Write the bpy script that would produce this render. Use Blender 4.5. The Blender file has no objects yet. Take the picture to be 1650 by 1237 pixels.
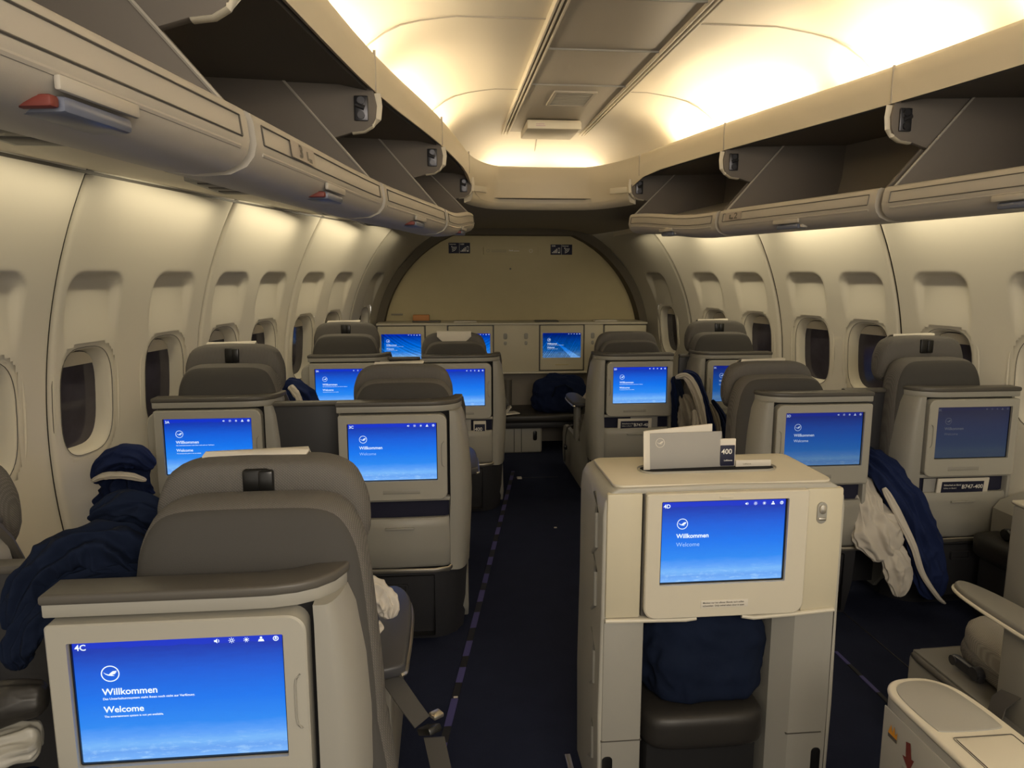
import bpy, bmesh, math, random
from mathutils import Vector, Matrix, noise
C = bpy.context.scene.collection
PI = math.pi
CX = 0.6                       # cabin centreline
random.seed(4)

# ------------------------------------------------------------ materials
MATS = {}
def mat(name, col, rough=0.6, metal=0.0, bump=0.0, scale=200.0, weave=False, emit=None, var=0.0, spec=0.5):
    m = bpy.data.materials.new(name); m.use_nodes = True
    nt = m.node_tree; b = nt.nodes['Principled BSDF']
    b.inputs['Base Color'].default_value = (*col, 1)
    b.inputs['Roughness'].default_value = rough
    b.inputs['Metallic'].default_value = metal
    b.inputs['Specular IOR Level'].default_value = spec
    tc = nt.nodes.new('ShaderNodeTexCoord')
    if var > 0:
        n = nt.nodes.new('ShaderNodeTexNoise'); n.inputs['Scale'].default_value = 9; n.inputs['Detail'].default_value = 5
        nt.links.new(tc.outputs['Object'], n.inputs['Vector'])
        r = nt.nodes.new('ShaderNodeMix'); r.data_type = 'RGBA'
        r.inputs['A'].default_value = (*[c * (1 - var) for c in col], 1)
        r.inputs['B'].default_value = (*[min(1, c * (1 + var)) for c in col], 1)
        nt.links.new(n.outputs['Fac'], r.inputs['Factor']); nt.links.new(r.outputs['Result'], b.inputs['Base Color'])
    if bump > 0:
        bp = nt.nodes.new('ShaderNodeBump'); bp.inputs['Strength'].default_value = bump; bp.inputs['Distance'].default_value = 0.002
        if weave:
            w1 = nt.nodes.new('ShaderNodeTexWave'); w1.inputs['Scale'].default_value = scale; w1.bands_direction = 'X'
            w2 = nt.nodes.new('ShaderNodeTexWave'); w2.inputs['Scale'].default_value = scale; w2.bands_direction = 'DIAGONAL'
            nt.links.new(tc.outputs['Object'], w1.inputs['Vector']); nt.links.new(tc.outputs['Object'], w2.inputs['Vector'])
            a = nt.nodes.new('ShaderNodeMath'); a.operation = 'MULTIPLY'
            nt.links.new(w1.outputs['Fac'], a.inputs[0]); nt.links.new(w2.outputs['Fac'], a.inputs[1])
            nt.links.new(a.outputs[0], bp.inputs['Height'])
            mx = nt.nodes.new('ShaderNodeMix'); mx.data_type = 'RGBA'
            mx.inputs['A'].default_value = (*[c * .72 for c in col], 1); mx.inputs['B'].default_value = (*[c * 1.25 for c in col], 1)
            nt.links.new(a.outputs[0], mx.inputs['Factor']); nt.links.new(mx.outputs['Result'], b.inputs['Base Color'])
        else:
            n2 = nt.nodes.new('ShaderNodeTexNoise'); n2.inputs['Scale'].default_value = scale; n2.inputs['Detail'].default_value = 3
            nt.links.new(tc.outputs['Object'], n2.inputs['Vector']); nt.links.new(n2.outputs['Fac'], bp.inputs['Height'])
        nt.links.new(bp.outputs['Normal'], b.inputs['Normal'])
    if emit:
        b.inputs['Emission Color'].default_value = (*emit[:3], 1); b.inputs['Emission Strength'].default_value = emit[3]
    MATS[name] = m
    return m
wallm = mat('wall_lining', (.67, .63, .54), .6, spec=.25, bump=.08, scale=500)
ringm = mat('window_surround', (.67, .63, .53), .8, spec=.05)
wallf = mat('forward_lining_shaded', (.42, .395, .335), .65, spec=.25, bump=.08, scale=500)  # same lining darkened: shade beyond the wall wash is put into the colour
cream = mat('cream_panel', (.57, .52, .385), .5)
creaml = mat('cream_light', (.62, .575, .465), .42)
bulkm = mat('bulkhead_laminate', (.50, .43, .245), .6, var=.05)
ceilm = mat('ceiling_panel', (.74, .68, .56), .5)
stripm = mat('ceiling_strip', (.40, .365, .31), .5)
fasciam = mat('fascia', (.62, .56, .44), .5)
binm = mat('bin_plastic', (.42, .39, .34), .45, bump=.05, scale=600)
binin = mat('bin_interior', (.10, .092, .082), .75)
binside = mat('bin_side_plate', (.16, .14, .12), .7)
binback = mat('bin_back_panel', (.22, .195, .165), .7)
shellm = mat('seat_shell', (.315, .305, .27), .42)
shell2 = mat('seat_shell_light', (.40, .385, .335), .42)
trimm = mat('dark_trim', (.085, .078, .068), .42)
basem = mat('charcoal_base', (.028, .028, .032), .5)
gapm = mat('recess_black', (.006, .006, .007), .9)
pocketm = mat('pocket_navy', (.008, .009, .03), .8)
fabric = mat('seat_weave', (.155, .146, .135), .9, bump=.5, scale=105, weave=True)
fabric2 = mat('seat_back_cloth', (.058, .055, .051), .9, bump=.2, scale=400)
fabricL = mat('seat_weave_light', (.36, .34, .31), .9, bump=.4, scale=130, weave=True)
leather = mat('dark_leather', (.022, .020, .018), .45, bump=.15, scale=90)
arml = mat('armrest_pad', (.16, .152, .135), .5)
armd = mat('armrest_pad_dark', (.05, .05, .055), .4)
archm = mat('arch_edging', (.12, .105, .08), .85, spec=.15)
seamm = mat('panel_seam', (.03, .027, .022), .9)
chrome = mat('satin_metal', (.62, .58, .50), .28, metal=.9)
hinge = mat('hinge_metal', (.09, .09, .10), .35, metal=.8)
blackp = mat('black_plastic', (.008, .008, .008), .3)
navy = mat('navy_cloth', (.008, .014, .045), .9, bump=.4, scale=60, var=.25, spec=.12)
navy2 = mat('navy_quilt', (.013, .022, .075), .9, bump=.4, scale=60, var=.25, spec=.12)
dnavy = mat('dark_jacket_cloth', (.007, .012, .030), .9, bump=.4, scale=60, var=.25, spec=.12)
white = mat('white_cloth', (.56, .52, .46), .85, bump=.3, scale=40)
greyc = mat('grey_cloth', (.22, .20, .17), .9, bump=.3, scale=40)
paper = mat('paper', (.66, .62, .54), .7)
paperg = mat('grey_card', (.34, .33, .31), .7)
inkn = mat('navy_ink', (.008, .010, .035), .6)
inkw = mat('white_ink', (.75, .73, .68), .6)
inkg = mat('grey_ink', (.30, .27, .21), .6)
carpet = mat('navy_carpet', (.016, .020, .042), .98, bump=.7, scale=350, var=.2, spec=.1)
glassm = mat('night_window', (.05, .045, .06), .10, var=.6)  # lighter mottled tone paints reflections into the dark pane
shade = mat('window_shade', (.55, .50, .40), .6)
redm = mat('red_plastic', (.16, .03, .022), .5)
amber = mat('amber_ink', (.62, .26, .02), .6)
orange = mat('orange_cover', (.50, .22, .08), .7)
bluegrey = mat('latch_blue', (.13, .145, .20), .3)
labelm = mat('number_strip', (.36, .315, .275), .5)
lampm = mat('lamp_tube', (1, .9, .7), .5, emit=(1, .82, .52, 6))
def carpet_strip_mat():
    m = bpy.data.materials.new('path_strip'); m.use_nodes = True; nt = m.node_tree; b = nt.nodes['Principled BSDF']
    tc = nt.nodes.new('ShaderNodeTexCoord'); w = nt.nodes.new('ShaderNodeTexWave'); w.bands_direction = 'Y'
    w.inputs['Scale'].default_value = 1.5; w.inputs['Distortion'].default_value = 3; w.inputs['Detail Scale'].default_value = 1.2
    nt.links.new(tc.outputs['Object'], w.inputs['Vector'])
    r = nt.nodes.new('ShaderNodeValToRGB'); r.color_ramp.interpolation = 'CONSTANT'
    r.color_ramp.elements[0].color = (.006, .007, .012, 1); r.color_ramp.elements[1].color = (.06, .055, .20, 1); r.color_ramp.elements[1].position = .42
    nt.links.new(w.outputs['Fac'], r.inputs['Fac']); nt.links.new(r.outputs['Color'], b.inputs['Base Color'])
    b.inputs['Roughness'].default_value = .6
    return m
stripc = carpet_strip_mat()

def screen_mat(name, k):
    m = bpy.data.materials.new(name); m.use_nodes = True; nt = m.node_tree; b = nt.nodes['Principled BSDF']
    tc = nt.nodes.new('ShaderNodeTexCoord'); sx = nt.nodes.new('ShaderNodeSeparateXYZ'); nt.links.new(tc.outputs['Generated'], sx.inputs[0])
    ns = nt.nodes.new('ShaderNodeTexNoise'); ns.inputs['Scale'].default_value = 5; ns.inputs['Detail'].default_value = 7; ns.inputs['Roughness'].default_value = .62
    mp = nt.nodes.new('ShaderNodeMapping'); mp.inputs['Scale'].default_value = (1.6, 1, 6)
    nt.links.new(tc.outputs['Generated'], mp.inputs[0]); nt.links.new(mp.outputs[0], ns.inputs['Vector'])
    a = nt.nodes.new('ShaderNodeMath'); a.operation = 'MULTIPLY_ADD'; a.inputs[1].default_value = .09
    nt.links.new(sx.outputs['Z'], a.inputs[2]); s2 = nt.nodes.new('ShaderNodeMath'); s2.operation = 'SUBTRACT'; s2.inputs[1].default_value = .5
    nt.links.new(ns.outputs['Fac'], s2.inputs[0]); nt.links.new(s2.outputs[0], a.inputs[0])
    r = nt.nodes.new('ShaderNodeValToRGB'); cr = r.color_ramp
    pts = [(0, (.17, .42, .88)), (.07, (.12, .33, .80)), (.13, (.16, .42, .86)), (.2, (.085, .31, .85)), (.3, (.015, .22, .80)), (.5, (.0, .155, .76)), (.72, (.0, .095, .62)), (.9, (.0, .035, .40)), (.925, (.0, .028, .38)), (.93, (.0, .026, .50)), (1, (.0, .024, .52))]
    cr.elements[0].position = 0; cr.elements[0].color = (*pts[0][1], 1); cr.elements[1].position = 1; cr.elements[1].color = (*pts[-1][1], 1)
    for p, c in pts[1:-1]:
        e = cr.elements.new(p); e.color = (*c, 1)
    nt.links.new(a.outputs[0], r.inputs['Fac'])
    # cloud texture near the horizon
    n3 = nt.nodes.new('ShaderNodeTexNoise'); n3.inputs['Scale'].default_value = 9; n3.inputs['Detail'].default_value = 9; n3.inputs['Roughness'].default_value = .7
    m3 = nt.nodes.new('ShaderNodeMapping'); m3.inputs['Scale'].default_value = (1.2, 1, 3.2)
    nt.links.new(tc.outputs['Generated'], m3.inputs[0]); nt.links.new(m3.outputs[0], n3.inputs['Vector'])
    c1 = nt.nodes.new('ShaderNodeMapRange'); c1.inputs['From Min'].default_value = .52; c1.inputs['From Max'].default_value = .7
    nt.links.new(n3.outputs['Fac'], c1.inputs['Value'])
    c2 = nt.nodes.new('ShaderNodeMapRange'); c2.inputs['From Min'].default_value = .22; c2.inputs['From Max'].default_value = .05
    nt.links.new(sx.outputs['Z'], c2.inputs['Value'])
    mu = nt.nodes.new('ShaderNodeMath'); mu.operation = 'MULTIPLY'; nt.links.new(c1.outputs[0], mu.inputs[0]); nt.links.new(c2.outputs[0], mu.inputs[1])
    mx = nt.nodes.new('ShaderNodeMix'); mx.data_type = 'RGBA'; mx.inputs['B'].default_value = (.36, .62, .92, 1)
    nt.links.new(mu.outputs[0], mx.inputs['Factor']); nt.links.new(r.outputs['Color'], mx.inputs['A'])
    nt.links.new(mx.outputs['Result'], b.inputs['Emission Color']); b.inputs['Emission Strength'].default_value = k
    b.inputs['Base Color'].default_value = (.02, .02, .025, 1); b.inputs['Roughness'].default_value = .6; b.inputs['Specular IOR Level'].default_value = .2
    return m
scr_on = screen_mat('screen_bright', .90)
scr_mid = screen_mat('screen_half', .34)
scr_low = screen_mat('screen_dim', .05); scr_low.node_tree.nodes['Principled BSDF'].inputs['Base Color'].default_value = (.048, .052, .066, 1)
txt_on = mat('screen_text', (.5, .5, .5), emit=(.62, .78, 1, .75))
txt_mid = mat('screen_text_half', (.2, .2, .2), emit=(.6, .75, 1, .45))
txt_low = mat('screen_text_dim', (.1, .1, .11), emit=(.6, .75, 1, .05))
txt_soft = mat('screen_text_soft', (.2, .2, .3), emit=(.25, .50, 1, .75))

# ------------------------------------------------------------ mesh helpers
class B:
    def __init__(s): s.b = bmesh.new()
    def merge(s, o):
        me = bpy.data.meshes.new('t'); o.to_mesh(me); o.free(); s.b.from_mesh(me); bpy.data.meshes.remove(me)
    def box(s, x0, x1, y0, y1, z0, z1, r=0.004, seg=2, M=None):
        o = bmesh.new(); bmesh.ops.create_cube(o, size=1)
        for v in o.verts:
            v.co = Vector(((x0 + x1) / 2 + v.co.x * (x1 - x0), (y0 + y1) / 2 + v.co.y * (y1 - y0), (z0 + z1) / 2 + v.co.z * (z1 - z0)))
        r = min(r, abs(x1 - x0) * .45, abs(y1 - y0) * .45, abs(z1 - z0) * .45)
        if r > 0: bmesh.ops.bevel(o, geom=o.edges[:], offset=r, segments=seg, profile=.5, affect='EDGES')
        if M is not None: bmesh.ops.transform(o, matrix=M, verts=o.verts)
        s.merge(o); return s
    def prism(s, poly, axis, a0, a1, r=0.003, seg=2, M=None):
        o = bmesh.new()
        def P(p, a):
            if axis == 'x': return (a, p[0], p[1])
            if axis == 'y': return (p[0], a, p[1])
            return (p[0], p[1], a)
        v0 = [o.verts.new(P(p, a0)) for p in poly]; v1 = [o.verts.new(P(p, a1)) for p in poly]
        f = [o.faces.new(v0), o.faces.new(v1[::-1])]
        n = len(poly)
        for i in range(n): o.faces.new((v0[i], v1[i], v1[(i + 1) % n], v0[(i + 1) % n]))
        bmesh.ops.recalc_face_normals(o, faces=o.faces)
        if r > 0:
            es = set(f[0].edges) | set(f[1].edges)
            bmesh.ops.bevel(o, geom=list(es), offset=r, segments=seg, profile=.5, affect='EDGES', clamp_overlap=True)
        if M is not None: bmesh.ops.transform(o, matrix=M, verts=o.verts)
        s.merge(o); return s
    def loft(s, rings, cap=True, closed=True):
        vs = [[s.b.verts.new(p) for p in r] for r in rings]
        n = len(rings[0])
        for i in range(len(vs) - 1):
            for j in range(n if closed else n - 1):
                k = (j + 1) % n
                try: s.b.faces.new((vs[i][j], vs[i][k], vs[i + 1][k], vs[i + 1][j]))
                except ValueError: pass
        if cap and closed:
            s.b.faces.new(vs[0][::-1]); s.b.faces.new(vs[-1])
        return s
    def tube(s, pts, r, n=8, ry=None, cap=True):
        pts = [Vector(p) for p in pts]; rings = []
        for i, p in enumerate(pts):
            t = (pts[min(i + 1, len(pts) - 1)] - pts[max(i - 1, 0)]).normalized()
            up = Vector((0, 0, 1)) if abs(t.z) < .9 else Vector((0, 1, 0))
            a = t.cross(up).normalized(); b = a.cross(t).normalized()
            rr = r[i] if isinstance(r, (list, tuple)) else r
            r2 = ry if ry else rr
            rings.append([p + a * math.cos(2 * PI * k / n) * rr + b * math.sin(2 * PI * k / n) * r2 for k in range(n)])
        return s.loft(rings, cap)
    def frame(s, outer, inner, axis, a0, a1):
        def P(p, a): return (p[0], a, p[1]) if axis == 'y' else ((a, p[0], p[1]) if axis == 'x' else (p[0], p[1], a))
        R = [[P(p, a1) for p in outer], [P(p, a0 + .003) for p in outer], [P(p[:2], a0) for p in [(q[0] * .985 + c0 * .015, q[1] * .985 + c1 * .015) for q in outer for c0, c1 in [(sum(z[0] for z in outer) / len(outer), sum(z[1] for z in outer) / len(outer))]]],
             [P(p, a0) for p in inner], [P(p, a1) for p in inner]]
        s.loft(R, cap=False)
        return s
    def done(s, name, m, parent=None, loc=None, ang=38, mods=None):
        bm = s.b
        bmesh.ops.remove_doubles(bm, verts=bm.verts, dist=1e-6)
        bmesh.ops.recalc_face_normals(bm, faces=bm.faces)
        for f in bm.faces: f.smooth = True
        for e in bm.edges:
            if len(e.link_faces) == 2:
                if e.calc_face_angle(0) > math.radians(ang): e.smooth = False
            else: e.smooth = False
        me = bpy.data.meshes.new(name); bm.to_mesh(me); bm.free()
        o = bpy.data.objects.new(name, me); C.objects.link(o)
        for q in (m if isinstance(m, (list, tuple)) else [m]): me.materials.append(q)
        if parent: o.parent = parent
        if loc: o.location = loc
        if mods:
            for k, lv in mods:
                if k == 'sub': d = o.modifiers.new('s', 'SUBSURF'); d.levels = lv; d.render_levels = lv
        return o
def rr(x0, x1, z0, z1, r, n=6, rs=None):
    rs = rs or (r, r, r, r)      # bl, br, tr, tl
    out = []
    for (cx, cz, a0, q) in ((x0 + rs[0], z0 + rs[0], PI, rs[0]), (x1 - rs[1], z0 + rs[1], 1.5 * PI, rs[1]), (x1 - rs[2], z1 - rs[2], 0, rs[2]), (x0 + rs[3], z1 - rs[3], .5 * PI, rs[3])):
        for i in range(n + 1):
            a = a0 + .5 * PI * i / n; out.append((cx + math.cos(a) * q, cz + math.sin(a) * q))
    return out
def tagd(o, label, cat, group=None):
    o['label'] = label; o['category'] = cat
    if group: o['group'] = group
    return o
def thing(name, label, cat, loc=(0, 0, 0), rotz=0, group=None):
    o = bpy.data.objects.new(name, None); C.objects.link(o); o.location = loc; o.rotation_euler = (0, 0, rotz)
    o.empty_display_size = .1
    return tagd(o, label, cat, group)
def struct(o): o['kind'] = 'structure'; return o
_tc = {}
def text_polys(body, size, bold=False):
    key = (body, bold)
    if key not in _tc:
        cu = bpy.data.curves.new('t', 'FONT'); cu.body = body; cu.size = 1; cu.resolution_u = 3
        cu.offset = .018 if bold else 0
        ob = bpy.data.objects.new('t', cu); C.objects.link(ob)
        bpy.context.view_layer.update()
        me = bpy.data.meshes.new_from_object(ob)
        _tc[key] = ([tuple(v.co) for v in me.vertices], [tuple(p.vertices) for p in me.polygons])
        bpy.data.objects.remove(ob); bpy.data.meshes.remove(me)
    v, f = _tc[key]
    return [(a * size, b * size) for a, b, c in v], f
def add_text(b, body, size, M, bold=False, align='l', mi=0):
    v, f = text_polys(body, size, bold)
    w = max(p[0] for p in v) if v else 0
    dx = 0 if align == 'l' else (-w / 2 if align == 'c' else -w)
    vs = [b.b.verts.new(M @ Vector((p[0] + dx, p[1], 0))) for p in v]
    for q in f:
        try: fc = b.b.faces.new([vs[i] for i in q]); fc.material_index = mi
        except ValueError: pass
def poly(b, pts, M, mi=0):
    try: f = b.b.faces.new([b.b.verts.new(M @ Vector((p[0], p[1], 0))) for p in pts]); f.material_index = mi
    except ValueError: pass
def ring(b, r0, r1, M, n=24, a0=0, a1=2 * PI, mi=0):
    for i in range(n):
        t0 = a0 + (a1 - a0) * i / n; t1 = a0 + (a1 - a0) * (i + 1) / n
        poly(b, [(r0 * math.cos(t0), r0 * math.sin(t0)), (r1 * math.cos(t0), r1 * math.sin(t0)), (r1 * math.cos(t1), r1 * math.sin(t1)), (r0 * math.cos(t1), r0 * math.sin(t1))], M, mi)
BIRD = [(-.80, .24), (-.50, .03), (-.18, -.10), (.02, .10), (.30, .32), (.80, .36), (.62, .20), (.74, .16), (.52, .04), (.62, -.02), (.36, -.10), (.16, -.12), (.50, -.30), (.10, -.30), (-.25, -.24), (-.55, -.06)]
def logo(b, cx, cy, r, M, mi=0):
    Q = M @ Matrix.Translation((cx, cy, 0))
    ring(b, r * .88, r, Q, mi=mi)
    poly(b, [(x * r * .95, y * r * .95) for x, y in BIRD], Q, mi)
def Mface(x, y, z):            # text frame on a plane facing -Y
    return Matrix(((1, 0, 0, x), (0, 0, -1, y), (0, 1, 0, z), (0, 0, 0, 1)))

# ------------------------------------------------------------ cabin shape
def interp(tab, t):
    if t <= tab[0][0]: return tab[0][1] + (t - tab[0][0]) * (tab[1][1] - tab[0][1]) / (tab[1][0] - tab[0][0])
    for i in range(len(tab) - 1):
        if t <= tab[i + 1][0]:
            x0, y0 = tab[i]; x1, y1 = tab[i + 1]
            m0 = (tab[i + 1][1] - tab[max(i - 1, 0)][1]) / (tab[i + 1][0] - tab[max(i - 1, 0)][0])
            j = min(i + 2, len(tab) - 1); m1 = (tab[j][1] - tab[i][1]) / (tab[j][0] - tab[i][0])
            u = (t - x0) / (x1 - x0); h = x1 - x0
            return (2 * u ** 3 - 3 * u * u + 1) * y0 + (u ** 3 - 2 * u * u + u) * h * m0 + (3 * u * u - 2 * u ** 3) * y1 + (u ** 3 - u * u) * h * m1
    return tab[-1][1] + (t - tab[-1][0]) * (tab[-1][1] - tab[-2][1]) / (tab[-1][0] - tab[-2][0])
TW = [(-1.5, 2.44), (0, 2.31), (1.2, 2.15), (2.5, 1.967), (3.5, 1.775), (4.45, 1.55), (5.45, 1.31), (6.3, 1.17)]
TR = [(-1.5, 2.9), (1.2, 2.6), (2.5, 2.25), (3.5, 2.05), (4.45, 1.8), (5.45, 1.35), (6.3, 1.03)]
TB = [(-1.5, 1.27), (.3, 1.08), (1.27, .93), (2.2, .79), (3.07, .60), (4.0, .445), (4.4, .40)]   # bins / valance half width
def W(Y): return interp(TW, Y)
def hwz(Y, z):
    R = interp(TR, Y); d = min(abs(z - .85), R * .999)
    return W(Y) - (R - math.sqrt(R * R - d * d))
def HB(Y): return interp(TB, Y)
def wallp(s, Y, z, off=0):
    x = CX + s * hwz(Y, z)
    n = walln(s, Y, z)
    return Vector((x, Y, z)) + n * off
def walln(s, Y, z):            # outward normal
    e = .01
    dy = Vector((s * (hwz(Y + e, z) - hwz(Y - e, z)), 2 * e, 0)); dz = Vector((s * (hwz(Y, z + e) - hwz(Y, z - e)), 0, 2 * e))
    n = dy.cross(dz).normalized()
    return n if n.x * s > 0 else -n
WIN = [-.62, -.12, .42, .91, 1.41, 1.89, 2.26, 2.745, 3.235, 3.715, 4.13, 4.63, 5.08, 5.76]
SEAMS = [-1.0, .15, 1.15, 1.63, 2.52, 3.45, 4.38, 5.38, 6.22]
SEAMS = [-1.0, .15, 1.15, 1.65, 2.55, 3.50, 4.40, 5.40, 6.28]
WZ = .985
def smooth(t): t = max(0, min(1, t)); return t * t * (3 - 2 * t)
def alcove(Y, z):
    best = 0
    for wy in WIN:
        c = abs(Y - wy)
        if c > .25: continue
        hw = .148
        zt = 1.455
        # rounded top box
        dx = c - (hw - .07); dz = z - (zt - .07)
        d = (math.hypot(max(dx, 0), max(dz, 0)) - .07) if (dx > 0 and dz > 0) else max(dx - .07, dz - .07)
        inside = smooth(-d / .028)
        fade = smooth((z - 1.16) / .25)
        low = smooth((z - .62) / .3)
        best = max(best, inside * .034 * fade)
    return best
def wall_mesh(s, name):
    b = B()
    for i in range(len(SEAMS) - 1):
        y0, y1 = SEAMS[i] + .008, SEAMS[i + 1] - .008
        last = i == len(SEAMS) - 2
        ny = 78 if y0 > .9 else 30
        zs = [0, .15, .3, .45, .55] + [.55 + (1.5 - .55) * k / 76 for k in range(1, 77)] + [1.55, 1.6, 1.66, 1.72, 1.78, 1.84]
        rows = []
        for j in range(-1, ny + 2):
            Y = y0 + (y1 - y0) * min(max(j, 0), ny) / ny
            edge = j < 0 or j > ny
            col = []
            for z in zs:
                e = min(Y - y0, y1 - Y); off = alcove(Y, z) + .008 * (1 - smooth(e / .012))
                if edge: off = .03
                col.append(b.b.verts.new(wallp(s, Y, z, off)))
            rows.append(col)
        for j in range(len(rows) - 1):
            for k in range(len(zs) - 1):
                Y = y0 + (y1 - y0) * (min(max(j - 1, 0), ny) + .5) / ny; z = (zs[k] + zs[k + 1]) / 2
                hole = any(((Y - wy) / .152) ** 4 + ((z - WZ) / .214) ** 4 < 1 for wy in WIN)
                if not hole: 
                    f = b.b.faces.new((rows[j][k], rows[j + 1][k], rows[j + 1][k + 1], rows[j][k + 1]))
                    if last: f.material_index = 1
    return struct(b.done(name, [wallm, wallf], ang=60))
wall_mesh(-1, 'wall_left'); wall_mesh(1, 'wall_right')
nseam = 0
for s in (-1, 1):
    for i, Y in enumerate(SEAMS[1:]):
        b = B(); rings = []
        for k in range(41):
            z = 1.84 * k / 40
            rings.append([wallp(s, Y - .012, z, .016), wallp(s, Y + .012, z, .016), wallp(s, Y + .012, z, .03), wallp(s, Y - .012, z, .03)])
        b.loft(rings); nseam += 1
        struct(b.done('trim_%d' % nseam, seamm))
# windows
wn = 0
for s in (-1, 1):
    for wy in WIN:
        wn += 1
        n = walln(s, wy, WZ); up = Vector((0, 0, 1)); up = (up - n * up.dot(n)).normalized(); t = up.cross(n).normalized()
        if t.y < 0: t = -t
        org = wallp(s, wy, WZ, alcove(wy, WZ))
        def se(a, bb, off, cz=0, N=40, p=3.2):
            out = []
            for k in range(N):
                th = 2 * PI * k / N; c, d = math.cos(th), math.sin(th)
                out.append(org + t * (math.copysign(abs(c) ** (2 / p), c) * a) + up * (math.copysign(abs(d) ** (2 / p), d) * bb + cz) + n * off)
            return out
        b = B()
        b.loft([se(.184, .246, .004), se(.182, .244, -.004), se(.176, .237, -.005), se(.172, .233, -.001), se(.166, .227, -.003), se(.145, .203, .001), se(.140, .197, .003), se(.135, .191, .010), se(.129, .185, .03), se(.124, .179, .060)], cap=False)
        fr = struct(b.done('window_%d' % wn, ringm, ang=50))
        for a_, b_, o_ in ((.1835, .2455, .0005), (.143, .200, -.0002)):
            b = B(); q_ = se(a_, b_, o_); q_.append(q_[0]); b.tube(q_, .0013, 5, cap=False); b.done('surround_joint', trimm, fr)
        b = B(); b.loft([se(.127, .182, .057), se(.127, .182, .065)]); p = b.done('pane', glassm, fr)
        b = B()
        g = B(); rg = []
        drop = .05 if wy > 2.6 else .03
        for zz in (.160, .172 - drop):
            pass
        pts = [q for q in se(.121, .176, .050)]
        b = B(); c0 = [q for q in pts]
        lim = .176 - drop
        clipped = []
        for q in c0:
            hgt = (q - org).dot(up)
            if hgt < lim: q = q + up * (lim - hgt)
            clipped.append(q)
        b.loft([clipped, [q + n * .006 for q in clipped]]); b.done('shade', shade, fr)

# floor
b = B(); b.box(-2.3, 3.5, -1.5, 6.4, -.05, 0, 0); struct(b.done('floor', carpet))
b = B(); P0 = Vector((-.062, 1.8, 0)); P1 = Vector((.49, 5.1, 0)); d = (P1 - P0).normalized(); q = Vector((-d.y, d.x, 0))
P0 = P0 - d * .9; b.loft([[P0 + q * .012, P0 - q * .012, P0 - q * .012 + Vector((0, 0, .004)), P0 + q * .012 + Vector((0, 0, .004))], [P1 + q * .012, P1 - q * .012, P1 - q * .012 + Vector((0, 0, .004)), P1 + q * .012 + Vector((0, 0, .004))]])
struct(b.done('trim_30', stripc))
b = B(); b.box(1.485, 1.50, .6, 2.45, 0, .003, 0); struct(b.done('trim_31', stripc))
b = B(); b.box(.345, .362, .9, 1.95, 0, .006, .001); b.box(.35, .357, .9, 1.75, .006, .012, .001); struct(b.done('trim_32', chrome))
b = B(); b.box(1.7, 1.704, 1.9, 3.6, 0, .002, 0); b.box(.45, .80, 4.93, 4.934, 0, .002, 0); struct(b.done('trim_33', basem))

# ------------------------------------------------------------ ceiling
def path(n_side=26):
    pts = []
    for k in range(n_side + 1):
        Y = -1.4 + (3.85 + 1.4) * k / n_side; pts.append((HB(Y), Y))
    # rounded front corner from side (4.0) to the cross band at 4.42
    x0 = HB(3.85); 
    for k in range(1, 9):
        u = k / 8; a = (x0, 3.85); c = (HB(4.1) - .02, 4.25); e = (.26, 4.40)
        pts.append(((1 - u) ** 2 * a[0] + 2 * u * (1 - u) * c[0] + u * u * e[0], (1 - u) ** 2 * a[1] + 2 * u * (1 - u) * c[1] + u * u * e[1]))
    pts.append((0, 4.42))
    return pts
HP = path()
def full_path(grow=0.0):
    out = []
    L = [(-x, y) for x, y in HP[:-1]] + [HP[-1]] + [(x, y) for x, y in HP[:-1][::-1]]
    n = len(L)
    for i, (x, y) in enumerate(L):
        a = Vector(L[max(i - 1, 0)]); c = Vector(L[min(i + 1, n - 1)]); t = (c - a).normalized()
        nn = Vector((-t.y, t.x))       # outward (left of travel)
        out.append((CX + x + nn.x * grow, y + nn.y * grow))
    return out
# ceiling surface as nested offsets of the valance path
b = B(); rings = []
for g, z in ((.16, 2.10), (.14, 2.13), (.10, 2.175), (.05, 2.215), (0, 2.243), (-.06, 2.263), (-.12, 2.276), (-.18, 2.284)):
    rings.append([(x, y, z) for x, y in full_path(g)])
L0 = full_path(-.18); n = len(L0)
vs = [[b.b.verts.new(p) for p in r] for r in rings]
for i in range(len(vs) - 1):
    for j in range(n - 1): b.b.faces.new((vs[i][j], vs[i][j + 1], vs[i + 1][j + 1], vs[i + 1][j]))
# inner fill: match left and right vertices
for j in range(n // 2):
    if n - 2 - j > j: 
        try: b.b.faces.new((vs[-1][j], vs[-1][j + 1], vs[-1][n - 2 - j], vs[-1][n - 1 - j]) if n - 2 - j != j + 1 else (vs[-1][j], vs[-1][j + 1], vs[-1][n - 1 - j]))
        except ValueError: pass
struct(b.done('ceiling', ceilm, ang=60))
# transverse joints that follow the ceiling
tn = 34
for Y in (.6, 1.55, 2.5, 3.42):
    for s in (-1, 1):
        pts = [(CX + s * .245, Y, 2.284)]
        for g, z in ((-.18, 2.284), (-.12, 2.276), (-.06, 2.263), (0, 2.243), (.05, 2.215), (.10, 2.175), (.14, 2.13)):
            pts.append((CX + s * (HB(Y) + g), Y + s * 0 - (.0 + max(0, g + .1) * .25), z - .001))
        b = B(); b.tube(pts, .003, 6); tn += 1; struct(b.done('trim_%d' % tn, stripm))
b = B(); b.tube([(CX - .02, 4.24, 2.283), (CX - .03, 4.36, 2.262), (CX - .035, 4.42, 2.24), (CX - .035, 4.5, 2.19)], .003, 6); struct(b.done('trim_50', stripm))
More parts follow.
